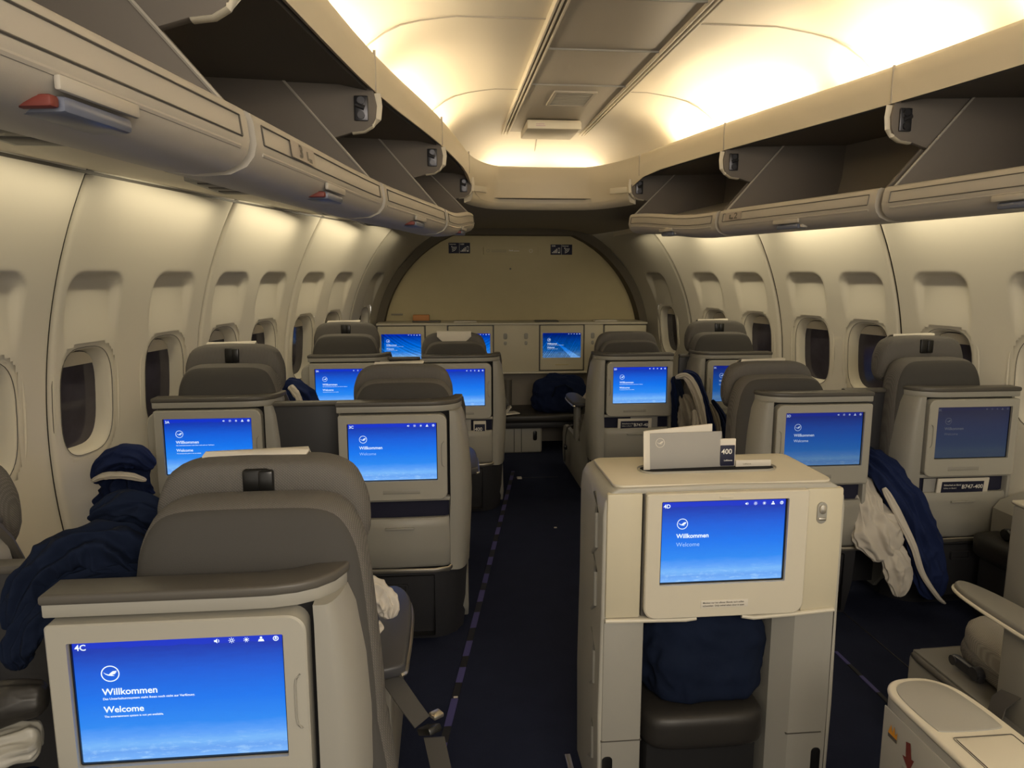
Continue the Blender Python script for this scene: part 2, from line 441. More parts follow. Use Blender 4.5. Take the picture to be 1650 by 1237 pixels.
# dropped centre strip and its rails
b = B(); b.prism(rr(CX - .215, CX + .215, -1.4, 4.36, .01), 'z', 2.268, 2.30, .002); struct(b.done('trim_51', stripm))
for s in (-1, 1):
    b = B()
    for dx in (.214, .232, .247): b.box(CX + s * dx - .004, CX + s * dx + .004, -1.4, 4.38, 2.256, 2.29, .001)
    struct(b.done('trim_%d' % (53 + s), ceilm))
for k, Y in enumerate((1.6, 2.25, 2.75, 3.25)):
    b = B(); b.box(CX - .21, CX + .21, Y, Y + .006, 2.262, 2.27, 0); struct(b.done('trim_%d' % (55 + k), shellm))
t = thing('ceiling_vent', 'square perforated vent grille set in the grey ceiling centre strip', 'vent', (CX + .01, 3.5, 2.268))
b = B(); b.frame(rr(-.10, .10, -.14, .14, .006), rr(-.085, .085, -.12, .12, .003), 'z', -.007, 0); b.done('frame', stripm, t)
b = B()
for k in range(14): b.box(-.085, .085, -.12 + k * .0175, -.11 + k * .0175, -.005, 0, 0)
b.done('grille', shellm, t)
t = thing('ceiling_sign', 'small cream illuminated-sign box hanging from the ceiling strip', 'sign', (CX + .0, 4.05, 2.262))
b = B(); b.box(-.145, .145, -.10, .22, -.045, 0, .006); b.done('housing', fasciam, t)
b = B(); b.box(-.145, .145, -.118, -.10, -.05, -.012, .003); b.done('sign_face', creaml, t)
b = B(); [poly(b, [(0, 0), (w_, 0), (w_, .004), (0, .004)], Mface(-.10, -.1187, z_)) for w_, z_ in ((.045, -.028), (.05, -.037))]; b.done('faded_print', mat('pink_ink', (.50, .36, .40), .6), t)

# ------------------------------------------------------------ valance (fascia) with cove trough
b = B(); N = len(full_path())
secs = []
for (x, y), (x2, y2), (x3, y3) in zip(full_path(0), full_path(.012), full_path(.20)):
    k = smooth((y - 3.75) / .5); zl = 1.965 - .10 * k
    secs.append([(x, y, zl + .005), (x - 0, y, zl + .02), (x + (x3 - x) * -.01, y + (y3 - y) * -.01, (zl + 2.085) / 2), (x, y, 2.07), (x2, y2, 2.085), (x + (x3 - x) * .18, y + (y3 - y) * .18, 2.083),
                 (x + (x3 - x) * .2, y + (y3 - y) * .2, 2.04), (x3, y3, 2.03), (x3, y3, 2.01), (x + (x3 - x) * .2, y + (y3 - y) * .2, 2.01), (x2, y2, zl + .01)])
b.loft(secs)
struct(b.done('trim_60', fasciam, ang=50))
b = B()
for Y in (1.3, 2.2, 3.07, 3.9):
    for s in (-1, 1): b.box(CX + s * HB(Y) - .004, CX + s * HB(Y) + .004, Y - .0015, Y + .0015, 1.972, 2.084, 0)
struct(b.done('trim_61', stripm))
# placards on the corner bands
for s in (-1, 1):
    b = B(); M = Matrix.Translation((CX + s * .415, 4.07, 1.915)) @ Matrix.Rotation(-s * .85, 4, 'Z') if s > 0 else Matrix.Translation((CX + s * .415, 4.07, 1.915)) @ Matrix.Rotation(.85, 4, 'Z')
    b.box(-.09, .09, -.004, .004, -.016, .016, .002, M=M); tagd(b.done('number_placard', creaml), 'cream strip placard on the %s corner of the ceiling fascia above the front wall' % ('left' if s < 0 else 'right'), 'placard')
# forward soffit
b = B(); rings = []
for k in range(15):
    Y = 4.36 + (6.3 - 4.36) * k / 14; z = 1.875 - .075 * k / 14
    row = []
    for j in range(21):
        u = -1 + 2 * j / 20; hw = hwz(Y, min(z, 1.84)) + .03
        row.append((CX + u * hw, Y, z + .02 - .05 * abs(u) ** 4))
    rings.append(row)
b.loft(rings, cap=False, closed=False)
struct(b.done('trim_62', binback))
b = B(); rings = []
for k in range(14):           # lower band closing the front of the bins
    pass
b.free() if hasattr(b, 'free') else None
L = full_path(.002); L2 = full_path(.05); secs = []
for (x, y), (x2, y2) in zip(L, L2):
    if y > 3.95:
        secs.append([(x, y, 1.90), (x, y, 1.875), (x + (x2 - x) * .25, y + (y2 - y) * .25, 1.845), (x2, y2, 1.835), (x2, y2, 1.90)])
b = B(); b.loft(secs); struct(b.done('trim_63', fasciam, ang=60))
# cove lamps: tubes lying in the trough, with light
def area(name, loc, sx, sy, e, col, d, spread=PI, along=(1, 0, 0)):
    l = bpy.data.lights.new(name, 'AREA'); l.shape = 'RECTANGLE'; l.size = sx; l.size_y = sy; l.energy = e; l.color = col; l.spread = spread
    o = bpy.data.objects.new(name, l); C.objects.link(o); o.location = loc
    z = -Vector(d).normalized(); x = Vector(along); x = (x - z * x.dot(z)).normalized(); y = z.cross(x)
    o.rotation_euler = Matrix(((x.x, y.x, z.x), (x.y, y.y, z.y), (x.z, y.z, z.z))).to_euler()
    return o
WARM = (1, .82, .56); GRN = (1, .86, .58)
for s in (-1, 1):
    for Y0 in (-.9, -.15, .6, 1.35, 2.05, 2.72, 3.22):
        x = CX + s * (HB(Y0 + .28) + .09); dx = (HB(Y0 + .55) - HB(Y0)) * s
        x0 = CX + s * (HB(Y0) + .09)
        tagd(B().tube([(x0, Y0, 2.058), (x0 + dx, Y0 + .55, 2.058)], .012, 10).done('cove_lamp', lampm), 'warm fluorescent tube in the ceiling cove', 'lamp', 'fluorescent tubes behind the ceiling fascia')
        l = bpy.data.lights.new('cove_light', 'AREA'); l.shape = 'RECTANGLE'; l.size = .03; l.size_y = .5; l.energy = 1.15 * (1.6 if s > 0 else 1.0); l.color = WARM
        o = bpy.data.objects.new('cove_light', l); C.objects.link(o); o.location = (x, Y0 + .28, 2.075)
        o.rotation_euler = Matrix.Rotation(-math.atan2(dx, .55), 3, 'Z').to_euler()
        o.rotation_euler.rotate_axis('Y', PI + s * -.35)
for x in (CX - .16, CX + .2):
    area('cove_light_front', (x, 4.50, 2.06), .34, .03, .5, WARM, (0, -.1, 1))

# ------------------------------------------------------------ overhead bins
ST = [-.62, .33, 1.27, 2.2, 3.07, 4.0]
def bucket_prof():
    outer = [(0, 1.719), (-.009, 1.714), (-.014, 1.70), (-.018, 1.665), (-.013, 1.645), (.0, 1.628), (.028, 1.615), (.075, 1.611), (.13, 1.617), (.19, 1.638), (.235, 1.675), (.25, 1.712), (.52, 1.775)]
    inner = [(.51, 1.785), (.24, 1.722), (.215, 1.685), (.17, 1.655), (.12, 1.634), (.075, 1.63), (.04, 1.638), (.016, 1.66), (.012, 1.69), (.012, 1.717)]
    return outer + inner
BP = bucket_prof()
def tilt(Y): return .055 * smooth((Y - 3.2) / .8)
def sec(s, Y, prof): return [(CX + s * (HB(Y) + o), Y, z + tilt(Y)) for o, z in prof]
names = {}
desc = {(-1, 4): 'shortest open bin at the front left, above the arch edge', (-1, 3): 'open bin on the left, second from the front wall', (-1, 2): 'open bin on the left marked 3 on its lip', (-1, 1): 'huge open bin overhead at the near left with dark blue latch', (-1, 0): 'open bin at the near end of the left row, mostly out of the picture',
        (1, 4): 'open bin at the front right, nearest the arch', (1, 3): 'open bin on the right marked 2 on its lip', (1, 2): 'open bin at the right picture edge, nearest of the right row', (1, 1): 'open bin at far right edge beside the camera', (1, 0): 'open bin on the right behind the camera'}
for s in (-1, 1):
    for i in range(len(ST) - 1):
        if i == 0 or (s > 0 and i == 1): continue
        Y0, Y1 = ST[i] + .0135, ST[i + 1] - .0135
        t = thing('overhead_bin', 'grey-beige ' + desc[(s, i)], 'overhead bin', (0, 0, 0), 0, 'open overhead bins along both sides')
        # bucket trough
        b = B(); K = 10; b.loft([sec(s, Y0 + (Y1 - Y0) * k / K, BP) for k in range(K + 1)])
        bk = b.done('bucket', binm, t, ang=50)
        # long indented panel on the lip (outline)
        b = B(); 
        def LP(Y, v, off=-.0006):
            # v 0 top..1 bottom along the front face
            o_, z_ = (-.0138 - .0045 * v, 1.704 - .036 * v)
            return Vector((CX + s * (HB(Y) + o_ + off), Y, z_ + tilt(Y)))
        ya, yb = Y0 + .03, Y1 - .03
        lines = [[LP(ya + (yb - ya) * k / 8, .1) for k in range(9)], [LP(ya + (yb - ya) * k / 8, 1.0) for k in range(9)], [LP(ya, .1), LP(ya, 1.0)], [LP(yb, .1), LP(yb, 1.0)]]
        for l_ in lines: b.tube(l_, .0016, 5)
        b.done('lip_groove', trimm, bk)
        b = B(); lo = [Vector((CX + s * (HB(ya + (yb - ya) * k / 8) - .0135), ya + (yb - ya) * k / 8, 1.652 + tilt(ya + (yb - ya) * k / 8))) for k in range(9)]
        b.tube(lo, .004, 6); b.done('lip_bead', binm, bk)
        # latch under the lip
        ym = (Y0 + Y1) / 2 + (.075 if i == 1 else 0); hx = HB(ym)
        b = B(); Q = Matrix.Translation((CX + s * (hx + .012), ym, 1.632 + tilt(ym))) @ Matrix.Rotation(s * -math.atan((HB(ym - .1) - HB(ym + .1)) / .2) * -1, 4, 'Z')
        b.box(-.025, .03, -.06, .06, -.018, .0, .006, M=Q); b.done('latch', bluegrey, t)
        b = B(); b.box(-.018, .026, -.076, -.061, -.015, -.002, .004, M=Q); b.done('latch_end', redm if s < 0 else binm, t)
        b = B(); Q2 = Q @ Matrix.Translation((-s * .03, 0, .012)); b.box(-.004, .004, -.07, .07, -.010, .006, .003, M=Q2); b.done('latch_cover', binm, t)
        # end plates of the bucket (slanted upper edge)
        for Yp in (Y1 - .004, Y0 + .004):
            pl = [(.012, 1.712), (.26, 2.00), (.54, 2.00), (.52, 1.78), (.235, 1.71), (.21, 1.68), (.17, 1.648), (.06, 1.625), (.016, 1.65)]
            b = B(); b.prism([(CX + s * (HB(Yp) + o), z + tilt(Yp) * (1 if z < 1.9 else .3)) for o, z in pl], 'y', Yp - .006, Yp + .006, .002); b.done('end_plate', binside, t)
        b = B()     # light edge strip on slanted edge
        for Yp in (Y1 - .004,):
            b.tube([(CX + s * (HB(Yp) + .012), Yp - .006, 1.716 + tilt(Yp)), (CX + s * (HB(Yp) + .26), Yp - .006, 2.0 + tilt(Yp) * .3)], .004, 6)
        b.done('edge_strip', binm, t)
        # back and top lining
        b = B(); rg = []
        for k in range(6):
            Y = Y0 + (Y1 - Y0) * k / 5
            rg.append([(CX + s * (HB(Y) + o), Y, z) for o, z in ((.50, 1.775), (.52, 1.86), (.53, 2.0), (.545, 2.0), (.54, 1.86), (.52, 1.775))])
        b.loft(rg); b.done('back_lining', binback, t)
        b = B(); rg = []
        for k in range(6):
            Y = Y0 + (Y1 - Y0) * k / 5
            rg.append([(CX + s * (HB(Y) + o), Y, z) for o, z in ((.02, 1.97), (.10, 1.985), (.53, 1.995), (.53, 2.005), (.02, 2.003))])
        b.loft(rg); b.done('top_lining', binin, t)
        # small fittings inside
        b = B(); b.tube([(CX + s * (HB(ym) + .49), ym - .1, 1.86), (CX + s * (HB(ym) + .515), ym - .1, 1.86)], .018, 14); b.done('round_plug', binside, t)
        b = B(); b.box(CX + s * (HB(Y0 + .3) + .05) - .02, CX + s * (HB(Y0 + .3) + .05) + .02, Y0 + .28, Y0 + .32, 1.64 + tilt(Y0), 1.70 + tilt(Y0), .008); b.tube([(CX + s * (HB(Y0 + .3) + .03), Y0 + .30, 1.69), (CX + s * (HB(Y0 + .3) + .07), Y0 + .30, 1.72)], .01, 8); b.done('catch', hinge, t)
        # number label
        if (s, i) in ((-1, 2), (1, 3)):
            b = B(); yc = Y0 + (.30 if s < 0 else 0)
            yl0, yl1 = (Y0 + .24, Y0 + .34) if s < 0 else (Y1 - .16, Y1 - .05)
            if s < 0: yl0, yl1 = Y0 + .16, Y0 + .30
            def fp(Y, z): return Vector((CX + s * (HB(Y) - .019 + (.012 if z > 1.7 else 0)), Y, z))
            a = Vector((0, (yl1 - yl0), 0)); a.x = s * (HB(yl1) - HB(yl0)); ln = a.length; a.normalize(); 
            upv = Vector((s * .0045, 0, .036)).normalized()
            nrm = a.cross(upv).normalized()
            if nrm.x * s > 0: nrm = -nrm
            ax = a if s < 0 else -a
            o0 = Vector((CX + s * (HB(yl0 if s < 0 else yl1) - .0172), yl0 if s < 0 else yl1, 1.670)) + nrm * .004
            M = Matrix(((ax.x, upv.x, nrm.x, o0.x), (ax.y, upv.y, nrm.y, o0.y), (ax.z, upv.z, nrm.z, o0.z), (0, 0, 0, 1)))
            poly(b, [(0, 0), (ln, 0), (ln, .032), (0, .032)], M)
            b.done('number_label', labelm, bk)
            b = B(); M2 = M @ Matrix.Translation((0, 0, .001))
            add_text(b, '3' if s < 0 else '2', .034, M2 @ Matrix.Translation((ln * (.28 if s < 0 else .58), .005, .001)) @ Matrix.Diagonal((1.5, 1, 1, 1)), True)
            for q in ((.62, .005, .010, .018), (.70, .003, .02, .008)) if s < 0 else ((.28, .005, .010, .018), (.36, .003, .02, .008)):
                poly(b, [(ln * q[0], q[1]), (ln * q[0] + q[2], q[1]), (ln * q[0] + q[2], q[1] + q[3]), (ln * q[0], q[1] + q[3])], M2)
            b.done('number', trimm, bk)
    # fixed dividers between bins
    for k, Yp in enumerate(ST[2:] if s < 0 else ST[2:]):
        Yp = Yp + (.0 if k == 3 else .0)
        t = thing('bin_divider', {0: 'rounded divider plate above the near %s bins', 1: 'rounded divider plate over the %s bins, third from the front', 2: 'rounded divider plate over the %s bins, second from the front', 3: 'smallest rounded divider plate at the front of the %s bins'}[k] % ('left' if s < 0 else 'right'), 'divider', (CX + s * HB(Yp), Yp, 0), 0, 'bin dividers with hinges')
        pts = [(.03, 2.035), (.004, 1.968), (-.004, 1.93), (.0, 1.895), (.012, 1.872), (.035, 1.858), (.07, 1.853), (.24, 1.80), (.42, 1.76), (.49, 1.76), (.52, 2.035)]
        b = B(); b.prism([(s * o, z) for o, z in pts], 'y', -.012, .012, .003); b.done('plate', binside, t)
        b = B(); b.tube([(s * (o - .002), 0, z) for o, z in [(.0, 1.965), (-.004, 1.93), (.0, 1.895), (.012, 1.872), (.035, 1.858), (.07, 1.853)]], .0135, 8, ry=.004); b.done('edge_cap', creaml, t)
        b = B(); b.box(min(s * .02, s * .06), max(s * .02, s * .06), -.02, -.012, 1.885, 1.955, .006)
        for z in (1.90, 1.94): b.tube([(s * .04, -.026, z), (s * .04, -.012, z)], .011, 10)
        b.tube([(s * .03, -.022, 1.92), (s * .055, -.024, 1.93)], .007, 8); b.done('hinge', hinge, t)
    # underside panel (reading lights) between bins and wall
    b = B(); rg = []
    for k in range(25):
        Y = -1.3 + (5.4 + 1.3) * k / 24
        a = CX + s * (HB(min(Y, 4.0)) + .235) ; w = CX + s * (hwz(Y, 1.8) + .012)
        if (w - a) * s < .06: a = w - s * .06
        za = 1.682 + tilt(Y) * .8
        rg.append([(a, Y, za), (w - s * .02, Y, 1.785), (w, Y, 1.79), (w, Y, 1.81), (a, Y, za + .03)])
    b.loft(rg); struct(b.done('trim_%d' % (70 + (s > 0)), fasciam))
    # dark gap line at top of wall
    b = B(); rg = []
    for k in range(40):
        Y = -1.0 + (5.38 + 1.0) * k / 39; p = wallp(s, Y, 1.775, -.004); rg.append([p, p + Vector((0, 0, .012)), p + Vector((s * .03, 0, .012)), p + Vector((s * .03, 0, 0))])
    b.loft(rg); struct(b.done('trim_%d' % (72 + (s > 0)), trimm))
    # reading light units set in the underside panel
    for Y in (1.45, 2.35, 3.2, 3.9):
        a = HB(Y) + .50; zc = 1.722
        t = thing('reading_light_unit', 'reading light panel under the %s bins, %s' % ('left' if s < 0 else 'right', {1.45: 'nearest the camera', 2.35: 'second from the camera', 3.2: 'third from the camera', 3.9: 'nearest the front wall'}[Y]), 'light panel', (CX + s * a, Y, zc), 0, 'reading light panels under the bins')
        b = B(); b.box(-.075, .075, -.17, .17, -.012, .006, .004); b.done('panel', shellm, t)
        b = B()
        for dy in (-.1, 0, .1): b.box(-.05, .05, dy - .035, dy + .035, -.016, -.011, .002)
        b.done('lens', trimm, t)

# sidewall wash lights, tucked between bins and wall
for s in (-1, 1):
    for Y0, e in ((.2, .9), (1.0, .9), (1.8, 1.0), (2.6, 1.4), (3.4, 1.9), (4.2, 1.9), (4.85, 1.1)):
        Y = Y0 + .35
        h = hwz(Y, 1.75) - .10
        n_ = walln(s, Y, 1.6)
        if s > 0: e *= 1.1
        area('wall_wash', (CX + s * (hwz(Y, 1.75) - .12), Y, 1.748), .78, .03, e * 1.02, GRN, (s * .42, 0, -.9), along=(s * (hwz(Y + .1, 1.7) - hwz(Y - .1, 1.7)), .2, 0))
        ang = 0
# bulkhead
b = B(); pts = []
def arch(z): return 1.125 - (1.0 - math.sqrt(max(0, 1 - (z - .85) ** 2)))
zs = [.02 + (1.775 - .02) * k / 30 for k in range(31)]
pl = [(CX + arch(z), z) for z in zs] + [(CX - arch(z), z) for z in zs[::-1]]
b.prism(pl, 'y', 6.30, 6.33, 0); struct(b.done('wall_front', bulkm))
b = B(); rings = []
for z, sg in [(z, 1) for z in zs] + [(z, -1) for z in zs[::-1]]:
    h = arch(z); rings.append([(CX + sg * h, 6.30, z), (CX + sg * (h + .005), 6.16, z + .002), (CX + sg * (h + .085), 6.15, z + .05 * (z > 1.6)), (CX + sg * (h + .085), 6.30, z + .03 * (z > 1.6))])
b.loft(rings); struct(b.done('trim_80', archm, ang=50))
b = B(); b.box(CX - .6, CX + .6, 6.14, 6.31, 1.772, 1.83, .003); struct(b.done('trim_81', archm))
# signs on the bulkhead
def sign(x0, x1, z0, z1, order, lab):
    t = thing('wifi_sign', lab, 'sign', ((x0 + x1) / 2, 6.296, z0))
    w = x1 - x0; h = z1 - z0
    b = B(); b.box(-w / 2, w / 2, -.004, .003, 0, h, .001); b.done('plate', inkn, t)
    b = B()
    for k, kind in enumerate(order):
        cx = -w / 4 + k * w / 2; M = Mface(cx, -.0055, h / 2)
        add_text(b, 'Internet' if kind == 'w' else 'GSM', .017, Mface(cx - w * .21, -.0055, h - .018), True)
        if kind == 'w':
            for r in (.012, .024, .036): ring(b, r, r + .005, M @ Matrix.Translation((-.018, .012, 0)), 10, -PI / 2, 0)
            ring(b, 0.001, .006, M @ Matrix.Translation((-.018, .012, 0)), 8)
        else:
            for q in range(4): poly(b, [(-.036 + q * .012, -.03), (-.028 + q * .012, -.03), (-.028 + q * .012, -.022 + q * .010), (-.036 + q * .012, -.022 + q * .010)], M)
            poly(b, [(.016, -.03), (.034, -.03), (.034, .015), (.016, .015)], M); poly(b, [(.019, -.02), (.031, -.02), (.031, .010), (.019, .010)], M @ Matrix.Translation((0, 0, .0006)), 1)
    poly(b, [(-.001, 0), (.001, 0), (.001, h), (-.001, h)], Mface(0, -.0055, 0))
    b.done('symbols', [inkw, inkn], t)
sign(.045, .23, 1.622, 1.712, 'wg', 'small navy internet and phone sign at the left of the front wall')
sign(.935, 1.125, 1.612, 1.70, 'gw', 'small navy phone and internet sign at the right of the front wall')
t = thing('illuminated_sign', 'long framed seat-belt and no-smoking sign centred on the front wall', 'sign', (CX - .015, 6.296, 1.612))
b = B(); b.frame(rr(-.24, .24, 0, .066, .006), rr(-.225, .225, .009, .057, .003), 'y', -.008, .002); b.done('frame', bulkm, t)
b = B(); b.box(-.226, .226, -.003, .002, .008, .058, 0); b.done('face', bulkm, t)
b = B(); [poly(b, [(0, 0), (w_, 0), (w_, h_), (0, h_)], Mface(x_, -.004, .029)) for x_, w_, h_ in ((-.015, .006, .014), (-.004, .010, .010), (.010, .008, .012), (.024, .05, .005))]; ring(b, .012, .015, Mface(.175, -.004, .033)); b.done('lettering', inkw, t)
b = B(); ring(b, .010, .013, Mface(-.20, -.004, .033)); poly(b, [(-.17, .022), (-.04, .022), (-.04, .026), (-.17, .026)], Mface(0, -.004, 0)); poly(b, [(-.17, .036), (-.04, .036), (-.04, .040), (-.17, .040)], Mface(0, -.004, 0)); b.done('symbols', inkg, t)
tagd(B().tube([(CX - .02, 6.285, 1.49), (CX - .02, 6.305, 1.49)], .008, 12).done('wall_button', trimm), 'tiny dark round stud in the middle of the front wall', 'stud')
b = B(); b.box(-.46, -.36, 6.292, 6.302, 1.09, 1.105, .001); tagd(b.done('small_placard', inkg), 'tiny grey placard low at the left corner of the front wall', 'placard')

# ------------------------------------------------------------ monitor contents
def screen_text(parent, seat, w, h, y, z0, kind='on', small=True, bold=True):
    sc = w / .33
    m0 = {'on': txt_on, 'mid': txt_mid, 'low': txt_low}[kind]; m1 = {'on': txt_soft, 'mid': txt_soft if False else txt_mid, 'low': txt_low}[kind]
    b = B(); x0 = -w / 2
    M = Mface(x0, y, z0)
    if seat: add_text(b, seat, .0145 * sc, M @ Matrix.Translation((.004 * sc, h - .0165 * sc, 0)), True)
    b.done('seat_number', m0, parent) if seat else None
    b = B(); logo(b, .055 * sc, h - .060 * sc, .0145 * sc, M); b.done('airline_logo', m0, parent)
    b = B()
    add_text(b, 'Willkommen', .0165 * sc, M @ Matrix.Translation((.040 * sc, h - .098 * sc, 0)), bold)
    b.done('greeting', m0, parent); b = B()
    for k in range(5):
        c = (.225 + .0235 * k) * sc; Q = M @ Matrix.Translation((c, h - .0105 * sc, 0)); u = .0042 * sc
        if k == 0:
            poly(b, [(-u, -u * .4), (-u * .4, -u * .4), (u * .2, -u), (u * .2, u), (-u * .4, u * .4), (-u, u * .4)], Q); ring(b, u * .7, u * .95, Q, 5, -.8, .8)
        elif k == 1:
            ring(b, u * .35, u * .6, Q, 12)
            for j in range(8):
                a = j * PI / 4; poly(b, [(math.cos(a - .12) * u * .75, math.sin(a - .12) * u * .75), (math.cos(a - .12) * u * 1.2, math.sin(a - .12) * u * 1.2), (math.cos(a + .12) * u * 1.2, math.sin(a + .12) * u * 1.2), (math.cos(a + .12) * u * .75, math.sin(a + .12) * u * .75)], Q)
        elif k == 2:
            ring(b, .0001, u * .55, Q, 12)
            for j in range(8):
                a = j * PI / 4 + .4; poly(b, [(math.cos(a - .12) * u * .7, math.sin(a - .12) * u * .7), (math.cos(a - .12) * u * 1.1, math.sin(a - .12) * u * 1.1), (math.cos(a + .12) * u * 1.1, math.sin(a + .12) * u * 1.1), (math.cos(a + .12) * u * .7, math.sin(a + .12) * u * .7)], Q)
        elif k == 3:
            ring(b, .0001, u * .5, Q @ Matrix.Translation((0, u * .6, 0)), 10); poly(b, [(-u * 1.2, -u), (u * 1.2, -u), (u * .8, u * .05), (-u * .8, u * .05)], Q)
        else:
            ring(b, u * .75, u * 1.1, Q, 14); ring(b, u * .2, u * .45, Q, 8); poly(b, [(-u * .15, 0), (u * .15, 0), (u * .15, u * .7), (-u * .15, u * .7)], Q)
    b.done('status_icons', m0, parent)
    b = B()
    wl = 'Welcome'
    add_text(b, wl, .0158 * sc, M @ Matrix.Translation((.040 * sc, h - (.130 if small else .121) * sc, 0)), small)
    if small:
        add_text(b, 'Das Unterhaltungssystem steht Ihnen noch nicht zur Verfügung.', .0056 * sc, M @ Matrix.Translation((.040 * sc, h - .107 * sc, 0)), True)
        add_text(b, 'The entertainment system is not yet available.', .005 * sc, M @ Matrix.Translation((.040 * sc, h - .139 * sc, 0)), True)
    b.done('greeting', m1 if not small else m0, parent)

# ------------------------------------------------------------ seats
def cushion(b, x0, x1, y0, y1, z0, z1, p=3.0, n=10, lean=0, top_round=None, M=None):
    # superellipsoid block, optionally leaning forward with height
    o = bmesh.new(); bmesh.ops.create_cube(o, size=2); bmesh.ops.subdivide_edges(o, edges=o.edges[:], cuts=n, use_grid_fill=True)
    for v in o.verts:
        c = v.co; q = Vector((math.sin(c.x * PI / 2 * .999) if False else c.x, c.y, c.z))
        L = (abs(q.x) ** p + abs(q.y) ** p + abs(q.z) ** p) ** (1 / p)
        q = q / L
        v.co = Vector(((x0 + x1) / 2 + q.x * (x1 - x0) / 2, (y0 + y1) / 2 + q.y * (y1 - y0) / 2 + lean * (q.z + 1) / 2, (z0 + z1) / 2 + q.z * (z1 - z0) / 2))
    if M is not None: bmesh.ops.transform(o, matrix=M, verts=o.verts)
    b.merge(o); return b
def fine(pr, m=3):
    out = []
    for i in range(len(pr)):
        p0, p1, p2, p3 = pr[i - 1], pr[i], pr[(i + 1) % len(pr)], pr[(i + 2) % len(pr)]
        for u in [q / m for q in range(m)]:
            out.append(tuple(.5 * (2 * p1[a] + (p2[a] - p0[a]) * u + (2 * p0[a] - 5 * p1[a] + 4 * p2[a] - p3[a]) * u * u + (3 * p1[a] - p0[a] - 3 * p2[a] + p3[a]) * u ** 3) for a in (0, 1)))
    return out
def slab(b, prof_xz, y0, y1, lean=0.0, zref=.5, N=14, p=4.0, split=None):
    # pillow-like block: outline in x-z, superelliptic through its depth, leaning back with height
    cx = sum(q[0] for q in prof_xz) / len(prof_xz); cz = sum(q[1] for q in prof_xz) / len(prof_xz)
    rings = []; ym = (y0 + y1) / 2; h = (y1 - y0) / 2
    for k in range(1, N):
        th = PI * k / N; c, sn = math.cos(th), math.sin(th)
        f = sn ** (2 / p / 1.3); y = ym - h * math.copysign(abs(c) ** (2 / p), c)
        if k in (1, N - 1): f = .3; y = ym - h * math.copysign(.998, c)
        if k in (2, N - 2): f = .72; y = ym - h * math.copysign(.975, c)
        if k in (3, N - 3): f = .90; y = ym - h * math.copysign(.90, c)
        if k in (4, N - 4): f = .955; y = ym - h * math.copysign(.74, c)
        if k in (5, N - 5): f = .985; y = ym - h * math.copysign(.48, c)
        if k in (6, 7, N - 6): f = 1; y = ym - h * (.2 if k == 6 else (0 if k == 7 else -.2))
        rings.append([(cx + (q[0] - cx) * f, y + lean * (cz + (q[1] - cz) * f - zref), cz + (q[1] - cz) * f) for q in prof_xz])
    b.loft(rings)
    return b
